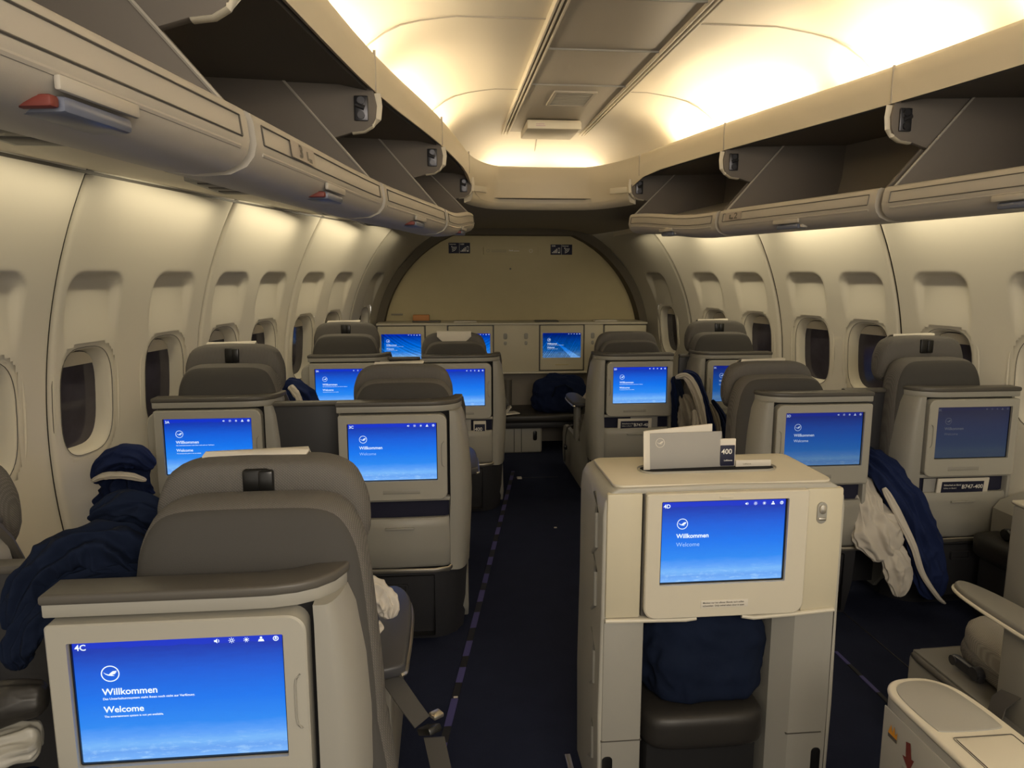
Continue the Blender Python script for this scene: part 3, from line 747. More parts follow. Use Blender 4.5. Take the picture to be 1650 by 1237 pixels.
def seat(sid, X, Y, s, label, hr=1.16, dx=.07, dim='on', pocket='closed', small=True, arm=True, base=True, strap=True, cover=0, dy=0):
    t = thing('business_class_seat', label, 'seat', (X, Y, 0), 0, 'grey business class seats with screens in their backs')
    def S(x0, x1): return (min(s * x0, s * x1), max(s * x0, s * x1))
    # --- shell : one mesh
    b = B()
    # upper rail, curving forward at the aisle side (plan polygon)
    plan = [(-.205, .0), (.10, .0), (.15, .002), (.19, .010), (.222, .026), (.246, .052), (.259, .084), (.266, .14), (.235, .14), (.21, .09), (.17, .06), (-.205, .06)]
    b.prism([(s * p[0], p[1]) for p in plan], 'z', .932, .962, .004)
    # aisle-side corner column, lofted down from the rail to the base, curving in plan
    rings = []
    for z, xo, xi in ((.935, .262, .215), (.90, .276, .216), (.8, .292, .216), (.7, .300, .216), (.59, .303, .216), (.50, .300, .212), (.31, .290, .212), (.30, .285, .212)):
        dyf = .14
        xm = xi + (xo - xi) * .35
        arc = [(s * (xm + (xo - xm) * math.sin(q)), .002 + .12 * (1 - math.cos(q)), z) for q in [PI / 2 * k / 7 for k in range(8)]]
        rings.append([(s * xi, .002, z)] + arc + [(s * xo, .16, z), (s * (xo - .03), .16, z), (s * xi, .07, z)])
    b.loft(rings)
    # side wing panel (profile in y-z)
    wing = [(.10, .955), (.135, .95), (.20, .84), (.28, .68), (.335, .58), (.36, .50), (.375, .40), (.40, .345), (.47, .33), (1.0, .33), (1.06, .31), (1.10, .25), (1.09, .08), (1.04, .03), (.16, .03), (.10, .10)]
    b2 = bmesh.new(); v0 = []; v1 = []
    def wx(y, z): 
        f = max(0, min(1, (z - .30) / .655)); return .298 - .034 * max(0, (z - .78) / .175) - .012 * (1 - f) - (.055 * min(1, max(0, y - .12) / .24) if z > .45 else 0)
    for y, z in wing: v0.append(b2.verts.new((s * wx(y, z), y, z))); v1.append(b2.verts.new((s * (wx(y, z) - .032), y, z)))
    f0 = b2.faces.new(v0); f1 = b2.faces.new(v1[::-1])
    for i in range(len(wing)): b2.faces.new((v0[i], v1[i], v1[(i + 1) % len(wing)], v0[(i + 1) % len(wing)]))
    bmesh.ops.recalc_face_normals(b2, faces=b2.faces)
    bmesh.ops.bevel(b2, geom=list(set(f0.edges) | set(f1.edges)), offset=.006, segments=2, profile=.5, affect='EDGES')
    b.merge(b2)
    # strip below the monitor, inner edge column, body behind
    x = S(-.205, .215); b.box(x[0], x[1], .002, .08, .583, .598, .003)
    b.box(x[0], x[1], .05, .09, .30, .935, .004)
    x = S(-.205, -.188); b.box(x[0], x[1], .0, .09, .30, .585, .004)
    b.done('shell', shellm, t)
    if sid in ('2A', '3A', '4A'):
        b = B(); b.prism(rr(-.262, -.20, .30, .905, .04, 6, (.01, .01, .01, .05)), 'y', .07, .30, .012, 3); b.done('wall_side_wing', shell2, t)
    # --- dark recess behind the monitor
    b = B(); x = S(-.195, .214); b.box(x[0], x[1], .03, .052, .59, .933, 0); b.done('recess', gapm, t)
    # --- trim on top and down the wing
    b = B(); pl = [(-.207, -.004), (.10, -.004), (.15, -.002), (.19, .006), (.222, .022), (.248, .048), (.262, .08), (.270, .12), (.270, .16), (.238, .165), (.225, .12), (.205, .09), (.17, .07), (.12, .062), (-.207, .062)]
    b.prism([(s * p[0], p[1]) for p in pl], 'z', .955, .974, .006, 3)
    b.tube([(s * x_, y_, z_) for x_, y_, z_ in ((.264, .14, .962), (.272, .165, .92), (.274, .205, .84), (.264, .285, .68), (.252, .340, .58), (.248, .365, .50), (.260, .38, .41), (.285, .42, .345))], .010, 8)
    b.done('shell_trim', trimm, t)
    # --- monitor
    b = B(); out = rr(-.200, .205, .592, .925, .02, 6, (.008, .028, .03, .008) if s > 0 else (.028, .008, .008, .03))
    if s < 0: out = rr(-.205, .200, .592, .925, .02, 6, (.028, .008, .008, .03))
    inn = rr(-.168, .168, .668, .893, .003, 6)
    b.frame(out, inn, 'y', -.012, .03); mon = b.done('monitor', shell2, t, ang=30)
    if sid in ('4C',): pass
    b = B(); b.frame(rr(-.169, .169, .667, .894, .003), rr(-.165, .165, .671, .891, .002), 'y', -.004, .02); b.done('screen_surround', blackp, mon)
    b = B(); b.box(-.166, .166, .0, .008, .670, .892, 0)
    b.done('screen', {'on': scr_on, 'mid': scr_mid, 'low': scr_low}[dim], mon)
    screen_text(mon, sid, .33, .220, -.0012, .671, dim, small)
    b = B(); b.box(s * .03 - .07, s * .03 + .07, -.0135, -.011, .617, .633, .001)
    b.done('label_strip', shellm, mon)
    b = B(); b.tube([(s * .193, -.0125, .82), (s * .186, -.0135, .812), (s * .184, -.0135, .80), (s * .184, -.0135, .74), (s * .186, -.0135, .728), (s * .193, -.0125, .72)], .002, 6)
    b.done('grip_outline', shellm, mon)
    # --- pocket
    b = B(); x = S(-.19, .21); b.box(x[0], x[1], .03, .05, .505, .585, 0); b.done('pocket_recess', pocketm, t)
    b = B(); x = S(-.188, .211)
    rings = []
    for z, y in ((.314, .01), (.33, -.004), (.40, -.008), (.48, -.008), (.508, -.004), (.516, .004), (.516, .02), (.314, .03)):
        rings.append([(x[0], y + .012, z), (x[0] + .02, y, z), (0, y - .006, z), (x[1] - .02, y, z), (x[1], y + .012, z)])
    b.loft(rings, cap=False, closed=False); b.done('pocket_panel', shellm, t, ang=40)
    b = B(); b.box(s * .02 - .055, s * .02 + .055, -.022, -.012, .476, .484, .002); b.done('pocket_grip', shellm, t)
    # --- metal strip and base
    b = B(); x = S(-.2, .28)
    b.tube([(s * -.2, .0, .305), (s * .15, -.012, .305), (s * .205, -.004, .308), (s * .245, .03, .33), (s * .283, .09, .40), (s * .292, .13, .46)], .006, 8, ry=.010)
    b.done('metal_strip', chrome, t)
    if base:
        b = B(); pl = [(-.18, .0), (.16, -.005), (.205, .008), (.25, .045), (.28, .10), (.275, .50), (-.18, .50)]
        r0 = [[(s * p[0] * f + s * o, p[1] * 1 + (0 if p[1] > .3 else dyy), z) for p in pl] for z, f, o, dyy in ((.30, 1, 0, 0), (.15, .99, 0, .01), (.05, .96, 0, .03), (.0, .94, 0, .04))]
        b.loft(r0); bs = b.done('base', basem, t, ang=25)
        b = B(); b.frame(rr(-.13 if s > 0 else -.15, .15 if s > 0 else .13, .03, .285, .004), rr(-.127 if s > 0 else -.147, .147 if s > 0 else .127, .033, .282, .003), 'y', -.0065, .05); b.done('drawer_edge', blackp, bs)
        b = B(); b.frame(rr(-.045, .045, .215, .25, .006), rr(-.038, .038, .220, .245, .004), 'y', -.011, .02); b.done('drawer_pull', basem, bs)
    # --- backrest
    k = .5; bw = .205; zt = min(1.085, hr - .045)
    prof = [(-bw * 1.02, .40), (-bw * 1.05, .65), (-bw * 1.02, .84), (-bw * .98, zt - .12), (-bw * .92, zt - .065), (-bw * .80, zt - .022), (-bw * .62, zt - .004), (-bw * .3, zt), (bw * .3, zt), (bw * .62, zt - .004), (bw * .80, zt - .022), (bw * .92, zt - .065), (bw * .98, zt - .12), (bw * 1.04, .84), (bw * 1.10, .65), (bw * 1.06, .40)]
    prof = [(s * dx + p[0] * 1.0, p[1]) for p in prof]
    prof = fine(prof)
    b = B(); slab(b, prof, .082 + dy, .222 + dy, .06, .9); br = b.done('backrest', fabric, t, ang=180)
    br.data.materials.append(fabric2)
    for f_ in br.data.polygons:
        if f_.index // len(prof) < 3 or (f_.normal.y < -.9 and len(f_.vertices) > 4): f_.material_index = 1
    # --- headrest
    hx = s * (dx - .01); hwid = .195
    b = B(); z1 = hr; z0 = hr - .20
    hp = [(-hwid, z0 + .02), (-hwid * 1.04, z0 + .09), (-hwid * .99, z1 - .065), (-hwid * .88, z1 - .025), (-hwid * .65, z1 - .004), (-hwid * .3, z1), (hwid * .3, z1), (hwid * .65, z1 - .004), (hwid * .88, z1 - .025), (hwid * .99, z1 - .065), (hwid * 1.04, z0 + .09), (hwid, z0 + .02), (hwid * .7, z0 - .01), (-hwid * .7, z0 - .01)]
    hp = fine([(hx + p[0], p[1]) for p in hp])
    slab(b, hp, .225 + dy, .332 + dy, .0, .9)
    hd = b.done('headrest', fabric, t, ang=180)
    if strap:
        b = B(); b.box(hx - .028, hx + .022, .218 + dy, .24 + dy, z1 - .075, z1 - .012, .006); b.box(hx + .002, hx + .030, .214 + dy, .24 + dy, z1 - .073, z1 - .014, .005); b.done('strap', blackp, hd)
        b = B(); b.box(hx - .075, hx - .030, .226 + dy, .24 + dy, z1 - .075, z1 - .02, .004); b.done('strap_sleeve', fabric, hd)
    if cover == 1:    # paper cover laid over the top
        b = B(); rings = []
        for i in range(9):
            u = -1 + 2 * i / 8; x = hx - .02 + u * .10
            rings.append([(x, .285 + dy, z1 + .001 - .004 * u * u), (x + .005, .292 + dy, z1 + .005), (x, .31 + dy, z1 + .004 + .003 * u), (x, .345 + dy, z1 - .02), (x, .36 + dy, z1 - .09), (x, .364 + dy, z1 - .088), (x, .349 + dy, z1 - .017), (x, .312 + dy, z1 + .007 + .003 * u), (x + .005, .292 + dy, z1 + .008), (x, .285 + dy, z1 + .004 - .004 * u * u)])
        b.loft(rings); b.done('headrest_paper', paper, hd)
    if cover == 2:    # white cover hanging over the back edge
        b = B(); rings = []
        for i in range(13):
            u = -1 + 2 * i / 12; x = hx + u * .105; e = .045 * (1 - abs(u) ** 3)
            rings.append([(x, .205 + dy, z1 - .018 - e), (x, .20 + dy, z1 - .02), (x, .212 + dy, z1 + .012), (x, .27 + dy, z1 + .012), (x, .33 + dy, z1 - .01), (x, .33 + dy, z1 - .014), (x, .27 + dy, z1 + .008), (x, .216 + dy, z1 + .008), (x, .205 + dy, z1 - .02), (x, .208 + dy, z1 - .018 - e)])
        b.loft(rings); b.done('headrest_paper', paper, hd)
    # --- seat cushion and arm
    b = B(); cushion(b, s * dx - .20, s * dx + .20, .25, .86, .30, .45, 4); b.done('seat_cushion', fabric, t)
    b = B(); x = S(-.16, .262); b.box(x[0], x[1], .52, .98, .02, .30, .01); b.done('seat_frame', shellm, t)
    if arm:
        b = B(); ap = fine([(.235, .36), (.33, .345), (.342, .40), (.345, .55), (.34, .66), (.32, .73), (.29, .76), (.255, .74), (.24, .66)])
        b.prism([(s * p[0], p[1]) for p in ap], 'z', .585, .615, .008, 3); ar = b.done('armrest', armd, t)
        b = B(); b.tube([(s * p[0] * 1.0, p[1], .590) for p in ap[3:22]], .006, 6); b.done('armrest_edge', chrome, ar)
        b = B(); x = S(.262, .295); b.box(x[0], x[1], .50, .60, .32, .588, .006); b.done('armrest_post', shellm, ar)
    return t
SE = {}
SE['4C'] = seat('4C', -.438, 1.13, 1, 'nearest seat at lower left, its large screen reading 4C', hr=1.125, dx=.09, cover=1, small=True)
SE['4C'].scale = (1, 1, .973)
SE['3C'] = seat('3C', -.202, 2.67, 1, 'left-aisle seat with empty navy pocket, its screen reading 3C', hr=1.082, dx=.04, strap=False, cover=1, small=False)
SE['3A'] = seat('3A', -.925, 2.83, 1, 'window-side seat at left whose screen reading 3A is partly hidden', hr=1.155, dx=.05, cover=1, small=True, arm=False)
SE['2C'] = seat('2C', .068, 4.20, 1, 'left-aisle seat near the front with a white cover folded over its headrest', hr=1.085, dx=-.0, strap=False, cover=2, small=False)
SE['2A'] = seat('2A', -.60, 4.27, 1, 'window-side seat at left near the front, black strap on its headrest', hr=1.15, dx=.0, cover=1, arm=False)
SE['2D'] = seat('2D', 1.175, 4.19, -1, 'right-aisle seat near the front with magazine in its pocket', hr=1.085, dx=.03, strap=False, cover=0, small=True)
SE['2K'] = seat('2K', 1.80, 4.20, -1, 'window-side seat at right near the front, half hidden by a headrest', hr=1.15, dx=.06, cover=1, dim='mid', small=False, arm=False)
SE['3D'] = seat('3D', 1.535, 2.72, -1, 'right seat just behind the cream console, screen half bright', hr=1.07, dx=.13, strap=False, cover=1, dim='mid', small=False)
SE['3K'] = seat('3K', 2.232, 2.78, -1, 'far right window seat with nearly dark screen and tall tilted headrest', hr=1.17, dx=.09, cover=1, dim='low', small=False, arm=False)
SE['4A'] = seat('4A', -1.155, 1.30, 1, 'seat cut by the left picture edge, only its headrest side showing', hr=1.06, dx=.03, cover=0, dim='on', arm=False)

# ------------------------------------------------------------ privacy dividers between seat pairs
def divider(x0, x1, y, label, z1=.93, side=0):
    t = thing('privacy_divider', label, 'divider', ((x0 + x1) / 2, y, 0), 0, 'dark dividers between paired seats')
    w = (x1 - x0) / 2
    b = B(); b.box(-w, w, -.012, .012, .05, z1, .004); b.done('panel', basem, t)
    b = B(); b.box(-w, w, -.02, .02, z1, z1 + .018, .006); b.done('top_rail', trimm, t)
divider(-.68, -.41, 2.86, 'black divider between the 3A and 3C screens')
divider(-.35, -.15, 4.36, 'dark divider between the two front left seats')
divider(-1.0, -.66, 1.37, 'black divider at lower left beside the 4C screen', .892)
divider(1.47, 1.535, 4.36, 'dark divider between the two front right seats')
divider(1.75, 1.95, 2.96, 'dark divider between the half-bright and the nearly dark screens')

# ------------------------------------------------------------ front cabinets
LY = 5.95
def cab(x0, x1, label, kind, latches=()):
    t = thing('wall_cabinet', label, 'cabinet', ((x0 + x1) / 2, LY, .63), 0, 'cream cabinets along the front wall')
    w = (x1 - x0) / 2
    b = B(); b.box(-w + .001, w - .001, .012, .33, 0, .395, .004); b.done('body', bulkm, t)
    if kind == 'screen':
        b = B(); b.frame(rr(-w + .012, w - .012, .012, .388, .008), rr(-.163, .163, .115, .325, .003), 'y', -.006, .03); d = b.done('door', creaml if False else cream, t)
        b = B(); b.box(-.164, .164, .004, .012, .114, .326, 0); b.done('screen', scr_on, d)
        screen_text(d, '', .326, .212, .0025, .114, 'on', True)
        b = B(); b.box(-.055, .06, -.0075, -.005, .052, .060, .001); b.done('label_strip', bulkm, d)
        b = B(); b.box(-w, w, .004, .014, .002, .394, 0); b.done('door_gap', trimm, t)
    elif kind == 'slot':
        b = B(); b.box(-w + .012, w - .002, -.006, .02, .012, .388, .01); d = b.done('door', cream, t)
        b = B(); b.box(-w + .05, w - .09, -.0075, -.005, .27, .292, .001); b.done('slot', gapm, d)
        b = B(); b.box(-w + .06, w - .10, -.012, -.006, .266, .276, .002); b.done('slot_lip', creaml, d)
        b = B(); b.box(-w, w - .005, .004, .014, .002, .394, 0); b.done('door_gap', trimm, t)
    else:
        b = B(); b.box(-w, w, -.002, .02, 0, .395, .002); d = b.done('door', cream, t)
        for lx in latches:
            b = B(); b.prism(rr(lx - .016, lx + .016, .275, .325, .012), 'y', -.006, 0, .002); b.prism(rr(lx - .012, lx + .012, .225, .258, .011), 'y', -.006, 0, .002); b.done('latch', shellm, d)
cab(-.56, -.155, 'leftmost front cabinet with a blue screen, behind a headrest', 'screen')
cab(-.155, .02, 'narrow plain cabinet between the two left front screens', 'plain', (.0,))
cab(.02, .412, 'front cabinet whose screen is hidden behind the white headrest cover', 'screen')
cab(.412, .79, 'wide plain centre cabinet door with two small latches', 'plain', (-.095, .08))
cab(.79, 1.18, 'front cabinet with blue screen right of the cabin centre', 'screen')
cab(1.18, 1.338, 'narrow plain cabinet right of the right front screen', 'plain', (-.01,))
cab(1.338, 1.715, 'rightmost front cabinet with a dark horizontal slot', 'slot')
b = B(); b.box(-.56, 1.72, LY - .012, 6.30, 1.026, 1.042, .004); tagd(b.done('cabinet_top', creaml), 'long cream shelf running over the front cabinets', 'shelf')
b = B(); b.box(-.56, 1.72, LY - .012, 6.28, .612, .629, .005); tagd(b.done('cabinet_sill', creaml), 'thin pale rail under the front cabinets', 'rail')
# things on the shelf
t = thing('wrapped_packet', 'orange packet lying on the left part of the front shelf', 'packet', (-.19, 6.1, 1.043))
b = B(); b.box(-.075, .065, -.04, .04, .012, .062, .008); b.done('packet', orange, t); b = B(); b.box(-.08, .16, -.05, .05, 0, .013, .004); b.done('folder', trimm, t)
for x, m_, lab in ((.175, paper, 'pale booklet lying on the front shelf above the left screens'), (.87, trimm, 'dark booklet lying on the front shelf above the right screen'), (1.38, paper, 'pale booklet lying on the right end of the front shelf')):
    b = B(); b.box(x - .10, x + .10, 6.02, 6.16, 1.043, 1.049, .002); b.box(x - .09, x + .095, 6.03, 6.15, 1.049, 1.054, .002, M=None)
    tagd(b.done('booklet', m_), lab, 'booklet')
# lower front wall, bench and boxes
b = B(); b.box(-.3, 1.5, 6.05, 6.09, 0, .615, 0); struct(b.done('trim_82', binback))
b = B(); b.tube([(.505, 5.72, .30), (.505, 5.72, .60)], .035, 12); tagd(b.done('support_post', trimm), 'dark round post between the front bench and the cabinets', 'post')
t = thing('footrest_bench', 'long dark padded bench under the front cabinets', 'bench', (.82, 5.78, 0))
b = B(); b.box(-.36, .62, -.22, .24, .265, .335, .025, 4); b.done('pad', leather, t)
b = B(); b.box(-.36, .62, -.18, .24, .215, .265, .01); b.done('frame', basem, t)
t = thing('equipment_box', 'pale storage box with dark oval handle under the front bench', 'box', (.64, 5.64, 0))
b = B(); b.box(-.20, .14, 0, .35, .0, .212, .02, 4); b.done('body', shellm, t)
b = B()
for x in (-.09, -.03): b.box(x - .002, x + .002, -.002, .01, .01, .205, 0)
b.done('seam', gapm, t)
b = B(); b.prism(rr(.065, .098, .105, .185, .014), 'y', -.004, .01, .002); b.done('handle', blackp, t)
# bag on the bench
def blob(name, m, c, r, label=None, cat='bag', seed=0, amp=.12, freq=3.0, p=2.4, flat=True, sub=4, rot=0, parent=None, fold=0):
    o = bmesh.new(); bmesh.ops.create_icosphere(o, subdivisions=sub + 1, radius=1)
    Rm = Matrix.Rotation(rot, 3, 'Z')
    for v in o.verts:
        q = v.co.copy(); L = (abs(q.x) ** p + abs(q.y) ** p + abs(q.z) ** p) ** (1 / p); q /= L
        nz = noise.noise(q * freq + Vector((seed, seed * 2, 0))); n2 = noise.noise(q * freq * 2.6 + Vector((seed, 0, seed)))
        k = 1 + amp * nz + amp * .45 * n2
        if fold: k += fold * abs(math.sin(q.x * 7 + q.z * 3 + 4 * nz)) 
        q *= k
        if flat and q.z < -.75: q.z = -.75 + (q.z + .75) * .15
        q = Rm @ Vector((q.x * r[0], q.y * r[1], q.z * r[2])); v.co = q + Vector(c)
    b = B(); b.merge(o); ob = b.done(name, m, parent, ang=80)
    if label: tagd(ob, label, cat)
    return ob
t = thing('travel_bag', 'dark navy soft bag slumped on the front bench', 'bag', (.93, 5.72, .335))
blob('bag_body', navy, (0, 0, .125), (.22, .14, .17), seed=3, amp=.16, freq=1.7, fold=.04, parent=t)
b = B(); b.tube([(-.08, -.14, .14), (-.05, -.16, .22), (.02, -.16, .24), (.08, -.15, .20), (.10, -.14, .12)], .008, 8); b.done('strap', dnavy, t)
t = thing('folded_magazine', 'pale folded magazine at the left end of the front bench', 'magazine', (.50, 5.60, .337))
b = B(); b.box(-.05, .08, -.05, .05, 0, .010, .003, M=Matrix.Rotation(.4, 4, 'Z')); b.box(-.02, .04, -.04, .04, .0, .008, .003, M=Matrix.Translation((-.0, 0, .03)) @ Matrix.Rotation(-.9, 4, 'Y')); b.done('pages', paper, t)
b = B(); b.box(.50, .535, 4.90, 4.94, 0, .01, .003, M=None); tagd(b.done('paper_scrap', white), 'small white scrap lying on the aisle carpet near the front seats', 'scrap')
for k, (x, y, lab) in enumerate(((.02, 2.28, 'tiny crumb on the carpet beside the dangling seat belt'), (.62, 3.9, 'tiny pale crumb on the carpet in the middle of the aisle'), (1.46, 2.02, 'tiny white crumb on the carpet right of the cream console'), (2.22, 3.02, 'tiny crumb on the carpet by the hanging navy blanket'))):
    b = B(); b.box(x - .008, x + .008, y - .006, y + .006, 0, .005, .002); tagd(b.done('crumb', white), lab, 'crumb')

# ------------------------------------------------------------ cloth
def cloth(name, m, path, widths, thick, parent=None, seed=1, folds=3, famp=.35, label=None, cat='blanket', n=64, up=None, group=None, crump=1.3):
    """rolled / bunched cloth: flattened fold-ridged tube along a path; widths are half-widths, thick half-thickness"""
    pts = [Vector(p) for p in path]
    def cr(P, t):
        i = min(int(t), len(P) - 2); u = t - i
        p0 = P[max(i - 1, 0)]; p1 = P[i]; p2 = P[i + 1]; p3 = P[min(i + 2, len(P) - 1)]
        return .5 * ((2 * p1) + (p2 - p0) * u + (2 * p0 - 5 * p1 + 4 * p2 - p3) * u * u + (3 * p1 - p0 - 3 * p2 + p3) * u ** 3)
    K = 14 * (len(pts) - 1); rings = []
    up = Vector(up or (0, -1, .3)).normalized()
    for k in range(K + 1):
        t = (len(pts) - 1) * k / K
        c = cr(pts, t); tg = (cr(pts, min(t + .05, len(pts) - 1)) - cr(pts, max(t - .05, 0))).normalized()
        w = cr([Vector((a, 0, 0)) for a in widths], t).x; h = cr([Vector((a, 0, 0)) for a in (thick if isinstance(thick, (list, tuple)) else [thick] * len(pts))], t).x
        e = min(k, K - k) / K; endf = min(1, .35 + e * 9) ** .5
        a = tg.cross(up).normalized(); u2 = a.cross(tg).normalized(); row = []
        for j in range(n):
            th = 2 * PI * j / n; cc, ss = math.cos(th), math.sin(th)
            nzz = noise.noise(Vector((cc * 1.3 + seed, ss * 1.3, t * .9)))
            rid = math.sin(cc * folds * PI + t * 1.1 + seed + 2.2 * nzz)
            q = 1 + famp * .35 * nzz
            row.append(c + a * (cc * w * q * endf) + u2 * (ss * h * endf * (1 + famp * rid) + famp * .5 * h * noise.noise(Vector((cc * 2, t * 1.6, seed)))))
        rings.append(row)
    mid = sum((sum(r, Vector()) / len(r) for r in rings), Vector()) / len(rings)
    for r in rings:
        cc_ = sum(r, Vector()) / len(r); wmax = max((q - cc_).length for q in r)
        for i, q in enumerate(r):
            d = (q - cc_); dl = d.length + 1e-6; d /= dl
            th = 2 * PI * i / len(r); tt = rings.index(r) / 14.0
            f1 = 1 - abs(noise.noise(Vector((math.cos(th) * 1.7 + seed, math.sin(th) * 1.7, tt * .75 + seed)))) * 2.2
            f2 = 1 - abs(noise.noise(Vector((math.cos(th) * 1.5, math.sin(th) * 1.5 + tt * .8 + seed, tt * 1.6)))) * 2.2
            q += d * wmax * crump * (.16 * f1 + .12 * max(f2, 0) ** 2 - .10)
            r[i] = q
    b = B(); b.loft(rings); o = b.done(name, m, parent, ang=75, mods=[('sub', 1)])
    if label: tagd(o, label, cat, group)
    return o
# dark jacket over the divider beside 4C
t = thing('dark_jacket', 'dark navy jacket bunched over the divider left of the 4C screen', 'jacket', (0, 0, 0))
cloth('jacket_body', dnavy, [(-.56, 1.325, .90), (-.60, 1.32, .935), (-.655, 1.31, .945), (-.705, 1.29, .925), (-.745, 1.27, .885), (-.765, 1.25, .83)], [.045, .050, .050, .044, .036, .018], [.035, .045, .045, .04, .03, .015], parent=t, seed=2, folds=3, famp=.22, up=(0, -.8, .6), crump=1.6)
cloth('jacket_sleeve', dnavy, [(-.53, 1.285, .905), (-.60, 1.275, .905), (-.67, 1.265, .89), (-.72, 1.25, .855), (-.75, 1.24, .80), (-.75, 1.235, .765)], [.028, .034, .036, .034, .028, .015], [.02, .025, .025, .025, .02, .012], parent=t, seed=7, folds=4, famp=.22, up=(0, -.6, .8), crump=1.5)
cloth('jacket_collar', dnavy, [(-.685, 1.40, .975), (-.64, 1.40, .995), (-.585, 1.40, .995), (-.54, 1.40, .96)], [.022, .030, .030, .024], [.016, .022, .022, .018], parent=t, seed=9, folds=2, famp=.3, crump=1.5)
# navy quilt with white edge by the wall at 3A
t = thing('navy_blanket', 'navy quilted blanket with pale lining propped by the wall beside the 3A seat', 'blanket', (0, 0, 0))
cloth('quilt_top', navy2, [(-1.235, 2.62, .71), (-1.215, 2.60, .765), (-1.16, 2.59, .80), (-1.10, 2.60, .80), (-1.055, 2.62, .76)], [.018, .035, .042, .040, .024], [.03, .05, .055, .05, .03], parent=t, seed=3, folds=2, famp=.14, crump=.8)
cloth('quilt_lining', white, [(-1.24, 2.56, .728), (-1.20, 2.545, .748), (-1.15, 2.54, .752), (-1.10, 2.545, .745), (-1.06, 2.56, .725)], [.007, .012, .013, .012, .007], [.012] * 5, parent=t, seed=4, folds=2, famp=.2, crump=.8)
cloth('quilt_body', navy, [(-1.15, 2.62, .76), (-1.15, 2.61, .70), (-1.16, 2.61, .63), (-1.15, 2.61, .55), (-1.13, 2.62, .45), (-1.12, 2.62, .30)], [.06, .085, .090, .088, .08, .06], [.04, .05, .055, .055, .05, .05], parent=t, seed=5, folds=4, famp=.25, up=(0, -1, 0), crump=1.7)
cloth('lining_strip', white, [(-1.055, 2.54, .68), (-1.09, 2.53, .63), (-1.13, 2.53, .585), (-1.17, 2.53, .56)], [.012, .014, .014, .010], [.01] * 4, parent=t, seed=6, folds=2, famp=.2, crump=1)
# cloth on 4C's armrest
t = thing('white_napkin_cloth', 'white and navy blanket end lying on the armrest right of the 4C seat', 'blanket', (0, 0, 0))
cloth('white_part', white, [(-.235, 1.56, .725), (-.20, 1.57, .735), (-.165, 1.575, .72), (-.140, 1.57, .69), (-.135, 1.56, .665)], [.018, .030, .034, .030, .014], [.018, .024, .024, .02, .01], parent=t, seed=4, folds=3, famp=.25, up=(0, -.4, 1), crump=1.5)
cloth('white_corner', white, [(-.15, 1.53, .67), (-.18, 1.52, .65), (-.21, 1.51, .63)], [.014, .018, .012], [.008, .01, .008], parent=t, seed=14, folds=3, famp=.25, up=(0, -.4, 1), crump=1.2)
cloth('navy_part', navy, [(-.235, 1.52, .70), (-.20, 1.53, .70), (-.185, 1.53, .67), (-.19, 1.53, .64)], [.02, .028, .026, .014], [.02, .022, .02, .014], parent=t, seed=6, folds=3, up=(0, -.4, 1))
# seat belt hanging by the armrest
t = thing('seat_belt', 'grey seat belt with metal buckle hanging into the aisle beside the 4C seat', 'seat belt', (-.12, 1.42, .55))
b = B(); pts = [(-.03, .1, .02), (.0, .06, .0), (.035, .02, -.03), (.06, 0, -.055)]
def ribbon(b, pts, w, th=.0015, wd=(0, 1, 0)):
    wd = Vector(wd).normalized(); rings = []
    for i, p in enumerate(pts):
        p = Vector(p); tg = (Vector(pts[min(i + 1, len(pts) - 1)]) - Vector(pts[max(i - 1, 0)])).normalized()
        a = (wd - tg * wd.dot(tg)).normalized(); n_ = tg.cross(a).normalized()
        rings.append([p + a * w + n_ * th, p - a * w + n_ * th, p - a * w - n_ * th, p + a * w - n_ * th])
    b.loft(rings)
ribbon(b, pts, .022, wd=(.5, 1, .4)); b.done('webbing', fabric2, t)
b = B(); b.box(-.016, .016, -.028, .028, -.008, .008, .004, M=Matrix.Translation((.075, -.005, -.07)) @ Matrix.Rotation(.6, 4, 'Z') @ Matrix.Rotation(-.5, 4, 'X')); b.done('buckle', blackp, t)
b = B(); b.box(-.013, .013, -.012, .012, -.005, .005, .003, M=Matrix.Translation((.09, .02, -.052)) @ Matrix.Rotation(.6, 4, 'Z')); b.done('buckle_tongue', chrome, t)
b = B(); ribbon(b, [(.085, -.01, -.085), (.10, -.02, -.16), (.11, -.03, -.26), (.12, -.04, -.36), (.15, -.02, -.45), (.17, 0, -.53)], .024, wd=(1, -.4, 0)); b.done('webbing', trimm, t)
# aisle-side lower console rail of the 4C seat is part of the seat shell above
# blankets between D and K seats of row 3
t = thing('navy_blanket', 'navy and white blankets spilling to the floor between the two right-hand seats', 'blanket', (0, 0, 0))
cloth('white_part', white, [(1.80, 2.90, .60), (1.77, 2.80, .52), (1.77, 2.73, .44), (1.80, 2.69, .36), (1.84, 2.67, .29)], [.04, .06, .09, .10, .07], [.03, .04, .045, .04, .02], parent=t, seed=3, folds=4, famp=.25, up=(0, -1, .2), crump=1.3)
cloth('white_corner', white, [(1.83, 2.67, .32), (1.86, 2.655, .25), (1.875, 2.65, .18), (1.875, 2.65, .115)], [.05, .06, .052, .022], [.012, .018, .015, .01], parent=t, seed=5, folds=3, famp=.25, up=(0, -1, .1), crump=1)
cloth('navy_part', navy2, [(1.84, 2.92, .66), (1.88, 2.82, .60), (1.93, 2.74, .49), (1.975, 2.70, .36), (2.02, 2.68, .22), (2.055, 2.67, .09)], [.05, .07, .075, .078, .075, .045], [.04, .045, .045, .04, .035, .015], parent=t, seed=12, folds=4, famp=.25, up=(0, -1, .2), crump=1.4)
